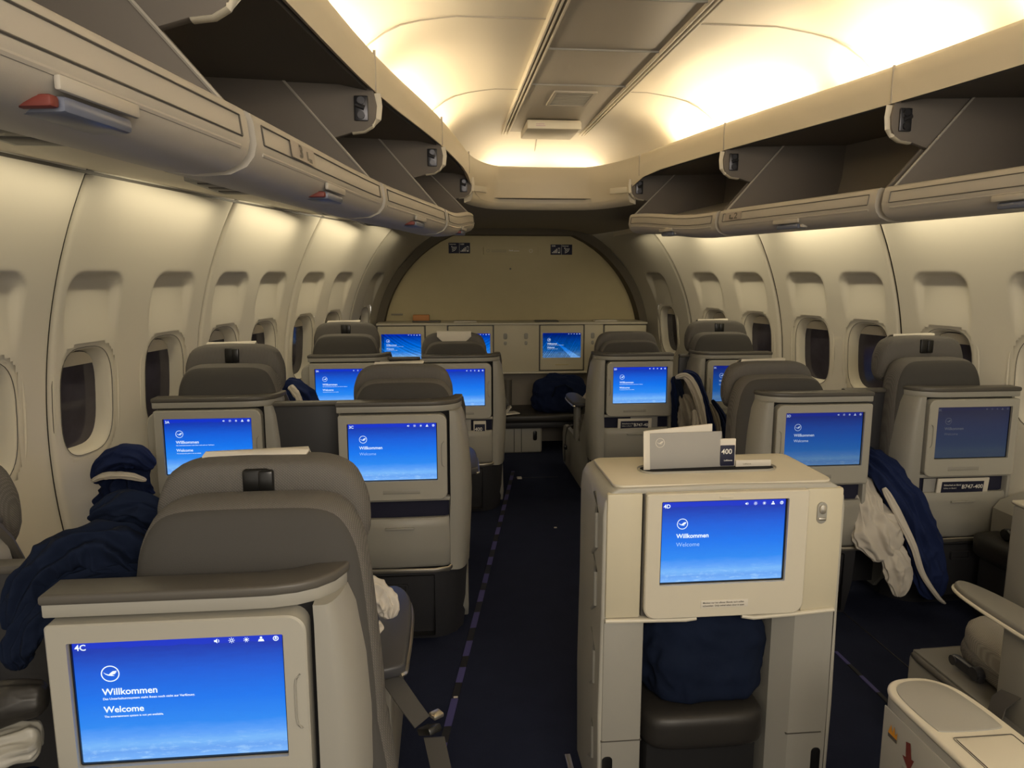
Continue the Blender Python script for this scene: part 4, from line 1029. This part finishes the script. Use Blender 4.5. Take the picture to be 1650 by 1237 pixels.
cloth('pale_hem', white, [(1.83, 2.74, .56), (1.87, 2.69, .46), (1.915, 2.645, .34), (1.96, 2.635, .22), (2.03, 2.63, .12), (2.07, 2.63, .085)], [.014, .016, .014, .012, .009, .006], [.010] * 6, parent=t, seed=2, folds=2, famp=.1, up=(0, -1, 0), crump=.7)
cloth('dark_heap', dnavy, [(1.80, 2.93, .68), (1.83, 2.90, .62), (1.86, 2.86, .54)], [.05, .07, .06], [.04, .05, .04], parent=t, seed=22, folds=3, famp=.25, up=(0, -1, .2), crump=1.4)
# striped blanket between the front right seats
t = thing('striped_blanket', 'navy, grey and white striped blanket bunched between the two front right seats', 'blanket', (0, 0, 0))
cloth('dark_fold', dnavy, [(1.365, 4.12, .84), (1.375, 4.08, .76), (1.38, 4.07, .66), (1.38, 4.07, .52)], [.02, .035, .04, .035], [.02, .03, .03, .03], parent=t, seed=3, folds=2, up=(0, -1, .1))
cloth('grey_fold', greyc, [(1.40, 4.06, .74), (1.42, 4.03, .65), (1.43, 4.02, .55), (1.45, 4.02, .44)], [.03, .05, .055, .05], [.02, .03, .03, .03], parent=t, seed=5, folds=3, up=(0, -1, .1), crump=1.5)
cloth('white_fold', white, [(1.36, 4.08, .84), (1.41, 4.05, .85), (1.455, 4.03, .79), (1.49, 4.01, .68), (1.51, 4.0, .57), (1.52, 4.0, .46)], [.012, .020, .026, .024, .024, .020], [.012, .018, .02, .02, .02, .015], parent=t, seed=6, folds=2, up=(0, -1, .1), crump=1)
cloth('white_fold', white, [(1.45, 4.0, .66), (1.46, 3.99, .57), (1.46, 3.99, .47)], [.012, .020, .018], [.012, .015, .012], parent=t, seed=16, folds=2, up=(0, -1, .1), crump=1)
cloth('navy_fold', navy2, [(1.41, 4.10, .87), (1.47, 4.07, .85), (1.515, 4.05, .75), (1.545, 4.03, .64), (1.57, 4.01, .54), (1.585, 4.0, .44)], [.014, .020, .022, .022, .022, .02], [.014, .02, .02, .02, .02, .018], parent=t, seed=8, folds=2, up=(0, -1, .1), crump=1)
cloth('green_fold', greyc, [(1.555, 4.02, .69), (1.585, 4.0, .62), (1.60, 4.0, .54), (1.60, 4.0, .48)], [.008, .016, .018, .012], [.012] * 4, parent=t, seed=9, folds=2, up=(0, -1, .1), crump=1)
cloth('navy_edge', navy, [(1.575, 4.04, .71), (1.615, 4.02, .64), (1.65, 4.0, .55), (1.665, 4.0, .46)], [.01, .020, .024, .02], [.012, .015, .015, .012], parent=t, seed=10, folds=2, up=(0, -1, .1), crump=1)
# blanket between 2A and 3A headrest
t = thing('navy_blanket', 'small navy blanket with white stripe behind the 3A seat at the left wall side', 'blanket', (0, 0, 0))
cloth('navy_part', navy2, [(-.93, 4.2, .80), (-.86, 4.18, .77), (-.80, 4.18, .70), (-.77, 4.2, .60)], [.05, .07, .07, .04], [.05, .06, .06, .04], parent=t, seed=3, folds=2, famp=.2)
cloth('white_part', white, [(-.88, 4.11, .82), (-.84, 4.10, .76), (-.82, 4.10, .68)], [.018, .02, .018], [.015] * 3, parent=t, seed=3, folds=2, famp=.1)
# row 1 clothing on 2D seat
t = thing('white_cloth', 'white cloth beside the blue-lit armrest of the front right-aisle seat', 'cloth', (0, 0, 0))
cloth('white_part', white, [(.94, 4.72, .58), (.985, 4.70, .63), (1.0, 4.68, .60)], [.025, .035, .03], [.03, .035, .03], parent=t, seed=3, folds=3, famp=.4)
cloth('grey_part', greyc, [(.93, 4.72, .50), (.94, 4.70, .40), (.95, 4.68, .32)], [.03, .05, .045], [.03, .035, .03], parent=t, seed=5, folds=3, famp=.3)
# things at bottom left, in row 4 window seat space
t = thing('grey_blanket', 'dark and grey blankets heaped at the bottom left corner beside the 4C screen', 'blanket', (0, 0, 0))
cloth('dark_part', leather, [(-.86, 1.16, .70), (-.77, 1.15, .735), (-.72, 1.15, .755), (-.665, 1.16, .755)], [.03, .035, .035, .025], [.03, .035, .035, .025], parent=t, seed=4, folds=2, famp=.05, up=(0, -.3, 1), crump=.3)
cloth('grey_part', shellm, [(-.84, 1.12, .62), (-.77, 1.115, .66), (-.72, 1.12, .695), (-.665, 1.13, .70)], [.03, .035, .035, .03], [.02, .025, .025, .02], parent=t, seed=6, folds=2, famp=.2, up=(0, -.5, 1), crump=1)
cloth('dark_fold', dnavy, [(-.84, 1.09, .555), (-.76, 1.09, .60), (-.70, 1.09, .62), (-.66, 1.10, .60)], [.04, .05, .05, .04], [.04, .05, .05, .05], parent=t, seed=8, folds=2, famp=.15, up=(0, -.3, 1), crump=1)

# ------------------------------------------------------------ pocket literature
def booklet(x, y, z, w, h, label, kind, tilt_=.0, lean=-.12):
    t = thing('magazine', label, 'magazine', (x, y, z), 0); t.rotation_euler = (lean, tilt_, 0)
    b = B(); b.box(0, w, -.004, .004, 0, h, .001); b.done('pages', paper, t)
    if kind == 'b747':
        b = B(); b.box(w * .08, w * .9, -.0052, -.0042, h * .30, h * .88, 0); c = b.done('cover_band', inkn, t)
        b = B(); add_text(b, 'B747-400', h * .22, Mface(w * .47, -.0058, h * .60), True); add_text(b, 'Sicherheit an Bord', h * .09, Mface(w * .12, -.0058, h * .72), True); add_text(b, 'Safety on Board', h * .08, Mface(w * .12, -.0058, h * .60)); b.done('cover_text', inkw, t)
    return t
booklet(2.10, 2.792, .465, .235, .115, 'white and navy safety card reading B747-400 in the far right seat pocket', 'b747', lean=.10)
b = B(); b.box(2.05, 2.11, 2.800, 2.804, .46, .575, .001); tagd(b.done('leaflet', paperg), 'grey leaflet left of the safety card in the far right seat pocket', 'leaflet')
b = B(); b.box(2.20, 2.41, 2.804, 2.808, .44, .580, .001); tagd(b.done('safety_folder', inkn), 'navy folder behind the safety card in the far right seat pocket', 'folder')
booklet(1.045, 4.200, .455, .21, .12, 'safety card reading B747-400 in the front right-aisle seat pocket', 'b747', lean=.10)
b = B(); b.box(1.13, 1.30, 4.212, 4.216, .46, .60, .001); tagd(b.done('leaflet', paperg), 'grey leaflet behind the safety card in the front right-aisle seat pocket', 'leaflet')
b = B(); b.box(-.02, .15, 4.205, 4.209, .46, .60, .001); tagd(b.done('leaflet', paperg), 'grey card in the seat pocket below the 2C screen', 'leaflet')
t = booklet(.165, 4.205, .455, .075, .12, 'slim card ending in 400 at the right of the 2C seat pocket', 'x', lean=.0)
b = B(); b.box(.006, .069, -.0055, -.0042, .03, .10, 0); b.done('cover_band', inkn, t); b = B(); add_text(b, '400', .03, Mface(.008, -.006, .06), True); b.done('cover_text', inkw, t)

# ------------------------------------------------------------ cream console (row 4)
KX, KY = .697, 1.68; hl_ = .309
t = thing('seat_console', 'cream freestanding console with a screen reading 4D beside the aisle', 'console', (KX, KY, 0))
hw_ = .327
b = B()      # side walls and cap as one wrap: arch profile in x-z, extruded in y
out = [(-hl_, .0), (-hl_ - .004, .3), (-hl_, .60), (-hl_, .85), (-hl_ + .004, .885), (-hl_ + .016, .907), (-hl_ + .040, .920), (0, .924), (hw_ - .040, .920), (hw_ - .016, .907), (hw_ - .004, .885), (hw_, .85), (hw_, .60), (hw_ + .004, .3), (hw_, 0)]
inn = [(hw_ - .018, 0), (hw_ - .016, .3), (hw_ - .018, .60), (hw_ - .018, .86), (hw_ - .030, .888), (hw_ - .05, .902), (0, .906), (-hl_ + .05, .902), (-hl_ + .030, .888), (-hl_ + .018, .86), (-hl_ + .018, .60), (-hl_ + .016, .3), (-hl_ + .018, 0)]
b.prism(out + inn, 'y', .004, .30, .006, 3); b.done('casing', shell2, t)
b = B()
for z in (.90, ): pass
for zz in (.20, .42, .64, .80):
    pts = [(-hl_ + .002, .12, zz - .09), (-hl_ - .003, .06, zz - .05), (-hl_ - .003, .06, zz + .04), (-hl_ + .002, .11, zz + .08)]
    b.tube(pts, .006, 8)
b.done('side_ribs', shellm, t)
# top opening rim and cap surface
b = B(); b.prism(rr(-hl_ + .03, hw_ - .03, .012, .29, .03), 'z', .917, .9255, .003); cap_ = b.done('top', creaml, t)
b = B(); b.frame(rr(-.185, .20, .105, .185, .039, 8), rr(-.178, .193, .112, .178, .033, 8), 'z', .925, .930); b.done('slot_rim', shell2, cap_)
b = B(); b.prism(rr(-.178, .193, .112, .178, .033, 8), 'z', .9256, .9272, 0); b.done('slot_recess', gapm, cap_)
# front fascia
b = B(); b.box(-.300, -.209, -.002, .02, .578, .908, .006); b.done('left_panel', cream, t)
b = B(); b.box(.219, .318, -.002, .02, .574, .908, .006); b.done('right_panel', cream, t)
b = B(); b.frame(rr(-.203, .219, .578, .909, .012, 6, (.03, .03, .006, .006)), rr(-.165, .165, .668, .889, .003, 6), 'y', -.016, .02); mon = b.done('monitor_door', creaml, t, ang=30)
b = B(); b.frame(rr(-.166, .166, .667, .890, .003), rr(-.161, .161, .672, .885, .002), 'y', -.008, .02); b.done('screen_surround', blackp, mon)
b = B(); b.box(-.162, .162, -.004, .006, .671, .886, 0); b.done('screen', scr_on, mon)
screen_text(mon, '4D', .322, .213, -.0052, .672, 'on', False)
b = B(); b.prism(rr(-.018, .018, .894, .901, .003), 'y', -.018, -.014, .001); b.done('door_grip', creaml, mon)
b = B(); b.box(-.055, .07, -.0172, -.0155, .604, .624, .0005); b.done('notice_label', paper, mon)
b = B(); add_text(b, 'Monitor nur bei offener Blende nach außen', .0062, Mface(-.050, -.0176, .616), True); add_text(b, 'schwenken  Only swivel when door is open', .0062, Mface(-.050, -.0176, .608), True); b.done('notice_text', trimm, mon)
b = B(); b.box(-.207, .221, .0, .012, .582, .905, 0); b.done('door_gap', trimm, t)
b = B(); pz = [(x, z) for x, z in rr(.247, .273, .815, .872, .013, 6)]; b.prism(pz, 'y', -.006, .0, .002); lt = b.done('latch', shellm, t)
b = B(); b.prism(rr(.252, .268, .842, .866, .008, 6), 'y', -.011, -.004, .002); b.box(.250, .270, -.010, -.004, .824, .832, .002); b.done('latch_button', chrome, lt)
b = B(); b.tube([(-.30, -.004, .574), (-.09, -.006, .570), (-.062, -.004, .572)], .006, 8); b.tube([(.06, -.004, .572), (.09, -.008, .568), (.20, -.006, .572), (.31, -.004, .578)], .006, 8); b.box(-.30, -.07, 0, .10, .568, .576, .002); b.box(.07, .305, 0, .10, .568, .576, .002); b.done('lower_lip', creaml, t)
# legs
b = B(); b.box(-.303, -.197, .0, .29, 0, .568, .006); b.done('left_pillar', shellm, t)
b = B(); rg = []
for z in (0, .57): rg.append([(.155, .29, z), (.17, .05, z), (.21, .004, z), (.318, .004, z), (.318, .29, z)])
b.loft(rg); b.done('right_pillar', shellm, t, ang=20)
b = B(); b.box(-.304, -.196, -.0012, .01, .232, .235, 0); b.box(.205, .304, .0025, .01, .220, .223, 0); b.done('pillar_seam', trimm, t)
b = B(); b.prism(rr(-.300, -.272, .05, .190, .012), 'y', -.002, .004, .001); b.done('foot_recess', blackp, t)
b = B(); b.prism(rr(.280, .306, .04, .175, .012), 'y', .002, .008, .001); b.done('foot_recess', blackp, t)
b = B(); b.box(-.196, .20, .26, .29, 0, .906, 0); b.done('rear_panel', gapm, t)
t = thing('footrest', 'dark leather footrest inside the opening of the cream console', 'footrest', (KX, KY + .12, 0))
b = B(); cushion(b, -.185, .155, -.13, .13, .185, .300, 5); b.done('pad', leather, t)
b = B(); b.box(-.17, .14, -.08, .12, .0, .20, .01); b.done('support', gapm, t)
t = thing('stowed_bag', 'dark navy bag resting on the footrest inside the cream console', 'bag', (KX, KY + .14, .298))
blob('bag_body', dnavy, (0.0, -.01, .125), (.168, .105, .155), seed=9, amp=.12, freq=1.8, fold=.04, p=2.8, parent=t)
# papers standing in the console slot
t = thing('newspaper', 'folded pale newspaper with a round crane logo standing in the console slot', 'newspaper', (KX - .165, KY + .15, .928)); t.rotation_euler = (-.05, 0, .05)
b = B(); b.box(.006, .215, -.010, -.006, 0, .098, .001); b.done('front_page', paperg, t)
b = B(); b.prism([(0, 0), (.19, 0), (.19, .118), (.0, .104)], 'y', -.004, .004, .001); b.prism([(-.006, 0), (.012, 0), (.010, .100), (-.008, .106)], 'y', -.014, -.010, .001); b.done('inner_pages', paper, t)
b = B(); logo(b, .040, .072, .013, Mface(0, -.0108, 0)); b.done('logo', paper, t)
t = thing('safety_card', 'narrow white and navy card ending in 400 beside the newspaper', 'card', (KX + .045, KY + .155, .928))
b = B(); b.box(0, .045, -.003, .003, 0, .078, .003); b.done('card', paper, t)
b = B(); b.box(.001, .042, -.0042, -.003, .002, .060, .002); b.done('cover_band', inkn, t)
b = B(); add_text(b, '400', .020, Mface(.004, -.0047, .036), True); add_text(b, 'Lufthansa', .0062, Mface(.012, -.0047, .016), True); b.done('cover_text', inkw, t)
t = thing('menu_card', 'low cream card lying in the right end of the console slot', 'card', (KX + .09, KY + .15, .928))
b = B(); b.box(0, .10, -.003, .003, 0, .018, .001); b.done('card', paper, t)
b = B(); add_text(b, 'Lufthansa', .006, Mface(.02, -.0036, .006), True); b.done('printing', inkg, t)

# ------------------------------------------------------------ lower right : seat seen from above and its side console
t = thing('aisle_seat', 'empty grey seat at the lower right edge with a wide armrest', 'seat', (1.70, 1.45, 0))
def loc(x, y): return (x - 1.70, y - 1.45)
b = B(); b.box(-.335, .35, -.75, .42, 0, .335, .02, 4); b.done('base', shellm, t)
b = B(); b.tube([(-.335, -.75, .335), (-.335, .36, .335), (-.325, .40, .33), (-.28, .425, .325), (-.1, .43, .325)], .010, 10); b.tube([(-.30, .424, .30), (-.325, .40, .26), (-.33, .395, .1)], .008, 8); b.done('base_edge', trimm, t)
b = B(); b.box(-.325, .34, -.7, .41, .33, .345, .004); b.done('base_top', arml, t)
b = B(); cushion(b, -.255, .30, -.35, .40, .37, .475, 4.5); b.done('seat_cushion', fabricL, t)
b = B(); cushion(b, -.26, .30, -.33, .405, .345, .415, 4.5); b.done('cushion_side', fabric, t)
b = B(); b.tube([(-.285, .30, .37), (-.262, .30, .37)], .014, 12); b.tube([(-.285, .22, .375), (-.262, .22, .375)], .018, 12); b.box(-.282, -.262, .20, .31, .355, .385, .006); b.done('hinge', hinge, t)
b = B(); ap = fine([(-.335, -.6), (-.335, -.3), (-.335, .0), (-.334, .12), (-.328, .22), (-.314, .28), (-.29, .305), (-.265, .29), (-.245, .22), (-.236, .12), (-.235, .0), (-.235, -.3), (-.235, -.6)], 3)[:-3] + [(-.235, -.6)]
b.prism(ap, 'z', .585, .608, .008, 3); ar = b.done('armrest', arml, t)
b = B(); b.tube([(p[0] - .002, p[1], .592) for p in ap[:20]], .005, 8); b.done('armrest_edge', creaml, ar)
b = B(); b.box(-.305, -.262, -.20, .115, .34, .588, .006); b.done('armrest_panel', shellm, ar)
b = B(); ribbon(b, [(-.27, .02, .46), (-.295, .06, .43), (-.32, .085, .38), (-.345, .07, .33), (-.352, .06, .27)], .026, wd=(.1, 1, 0)); b.done('seat_belt', trimm, t)
t = thing('side_console', 'cream side console with inset table panel at the bottom right corner', 'console', (.97, .9, 0))
b = B(); pl = fine([(-.078, -.6), (-.078, -.3), (-.078, 0), (-.078, .2), (-.077, .33), (-.07, .375), (-.045, .402), (-.01, .41), (.03, .405), (.06, .38), (.075, .34), (.082, .25), (.086, 0), (.089, -.3), (.090, -.6)], 4)[:-4] + [(.090, -.6)]
b.prism(pl, 'z', .0, .592, .004); b.done('body', shellm, t)
b = B(); b.prism([(p[0] * 1.03, p[1] * 1.006) for p in pl], 'z', .592, .606, .006, 3); tp = b.done('top', creaml, t)
b = B(); b.prism(fine([(-.066, .25), (-.068, .33), (-.058, .37), (-.035, .390), (-.005, .396), (.03, .390), (.052, .366), (.062, .32), (.066, .25), (.05, .232), (-.05, .232)], 4), 'z', .602, .6085, .0015); b.done('inset_pad', shellm, tp)
b = B(); b.frame(rr(-.052, .066, .06, .215, .004), rr(-.048, .062, .064, .211, .003), 'z', .604, .608); b.done('table_gap', trimm, tp)
b = B(); b.prism(rr(-.048, .062, .064, .211, .003), 'z', .604, .6085, .001); b.done('table_panel', creaml, tp)
b = B(); b.prism(rr(-.07, .05, -.2, .05, .01), 'z', .604, .610, .002); b.done('front_pad', arml, tp)
b = B(); b.box(-.0815, -.078, .02, .37, .30, .575, .002); b.done('side_panel', shell2, t)
b = B()
Ms = Matrix(((0, 0, -1, -.0825), (-1, 0, 0, .35), (0, 1, 0, .50), (0, 0, 0, 1)))
poly(b, [(.0, .02), (.028, .02), (.028, .028), (.0, .028)], Ms, 2)
poly(b, [(.0, .03), (.008, .05), (.012, .034), (.018, .052), (.022, .034), (.028, .045), (.028, .028), (0, .028)], Ms, 0)
poly(b, [(.055, .045), (.068, .050), (.074, .02), (.082, .022), (.070, -.01), (.048, .012), (.058, .014)], Ms, 1)
b.done('warning_symbols', [amber, redm, trimm], t)
b = B(); b.box(-.083, -.0815, .05, .30, .31, .49, .001); b.done('side_recess', shellm, t)

# window seat console post at right edge and wall-side ledge
t = thing('window_seat_post', 'pale upright console post at the right picture edge', 'console', (2.20, 2.32, 0))
b = B(); b.box(-.10, .12, -.12, .06, 0, .60, .015, 3); b.done('body', shellm, t)
b = B(); b.box(-.102, .122, -.122, .062, .60, .615, .007, 3); b.done('cap', creaml, t)
b = B(); b.box(-.05, .05, -.124, -.119, .44, .53, .003); b.done('panel', trimm, t)
b = B(); b.box(-.05, -.02, -.124, -.119, .545, .56, .003); b.done('light', amber, t)
b = B(); b.box(-.012, .008, -.126, -.119, .20, .40, .002); b.done('blue_cord', navy2, t)
t = thing('wall_ledge', 'beige ledge along the right wall behind the far right seat', 'ledge', (2.30, 2.5, 0))
b = B(); rg = []
for Y in (1.9, 2.2, 2.5, 2.76):
    w = CX + hwz(Y, .45) - 2.30 + .004; i = .05
    rg.append([(i, Y - 2.5, .0), (i, Y - 2.5, .45), (i + .03, Y - 2.5, .485), (w, Y - 2.5, .52), (CX + hwz(Y, 0) - 2.30 - .02, Y - 2.5, .0)])
b.loft(rg); b.done('shelf', shellm, t)
t = thing('ottoman', 'dark padded footstool low beside the wall ledge at the right edge', 'footstool', (2.30, 2.62, 0))
b = B(); cushion(b, -.075, .20, -.16, .12, .255, .365, 5); b.done('pad', leather, t)
b = B(); b.box(-.04, .05, -.12, .08, .0, .265, .006); b.done('base', basem, t)
b = B(); b.box(-.06, .05, -.14, -.125, .205, .225, .003); b.box(-.06, .05, -.15, -.13, .16, .175, .003); b.done('rail', chrome, t)
t = thing('black_pouch', 'small black ribbed pouch on the footstool at the right edge', 'pouch', (2.325, 2.60, .363))
b = B(); rings = []
for k in range(13):
    x = -.045 + .09 * k / 12; r_ = .022 + .004 * math.sin(k * 2.2); rings.append([(x, math.cos(a) * r_ * 1.2, .026 + math.sin(a) * r_) for a in [2 * PI * j / 12 for j in range(12)]])
b.loft(rings); b.done('pouch_body', blackp, t)
b = B(); b.box(-.050, .052, -.006, .006, .043, .052, .003); b.done('zip', hinge, t)
# 1C aisle lower belt etc.
t = thing('seat_belt', 'grey seat belt hanging over the side of the front right-aisle seat', 'seat belt', (.855, 4.95, .30))
b = B(); ribbon(b, [(.05, 0, .08), (.012, 0, .06), (.0, 0, .0), (-.002, .01, -.1), (.0, .03, -.2)], .02, wd=(0, 1, 0)); b.done('webbing', fabric2, t)
b = B(); b.box(-.012, .010, -.02, .03, -.10, -.07, .004); b.done('buckle', blackp, t)

# ------------------------------------------------------------ light, world, camera
w = bpy.data.worlds.new('World'); bpy.context.scene.world = w; w.use_nodes = True
w.node_tree.nodes['Background'].inputs['Color'].default_value = (1, .90, .76, 1)
w.node_tree.nodes['Background'].inputs['Strength'].default_value = .8
# unseen fill light added behind the camera to lift the lower cabin
area('rear_fill_light', (CX, -1.1, 1.95), 1.6, .8, 30, (1, .89, .74), (0, .75, -.6))
cam = bpy.data.cameras.new('camera'); co = bpy.data.objects.new('camera', cam); C.objects.link(co)
cam.sensor_fit = 'HORIZONTAL'; cam.sensor_width = 36; cam.lens = 1150 / 1650 * 36; cam.clip_start = .02
co.location = (0, 0, 1.45); co.rotation_euler = (PI / 2 - math.radians(8.8), 0, -math.radians(5.4))
sc = bpy.context.scene; sc.camera = co
sc.view_settings.view_transform = 'Standard'; sc.view_settings.look = 'None'; sc.view_settings.gamma = 1
sc.view_settings.exposure = 0.28; sc.view_settings.use_curve_mapping = False
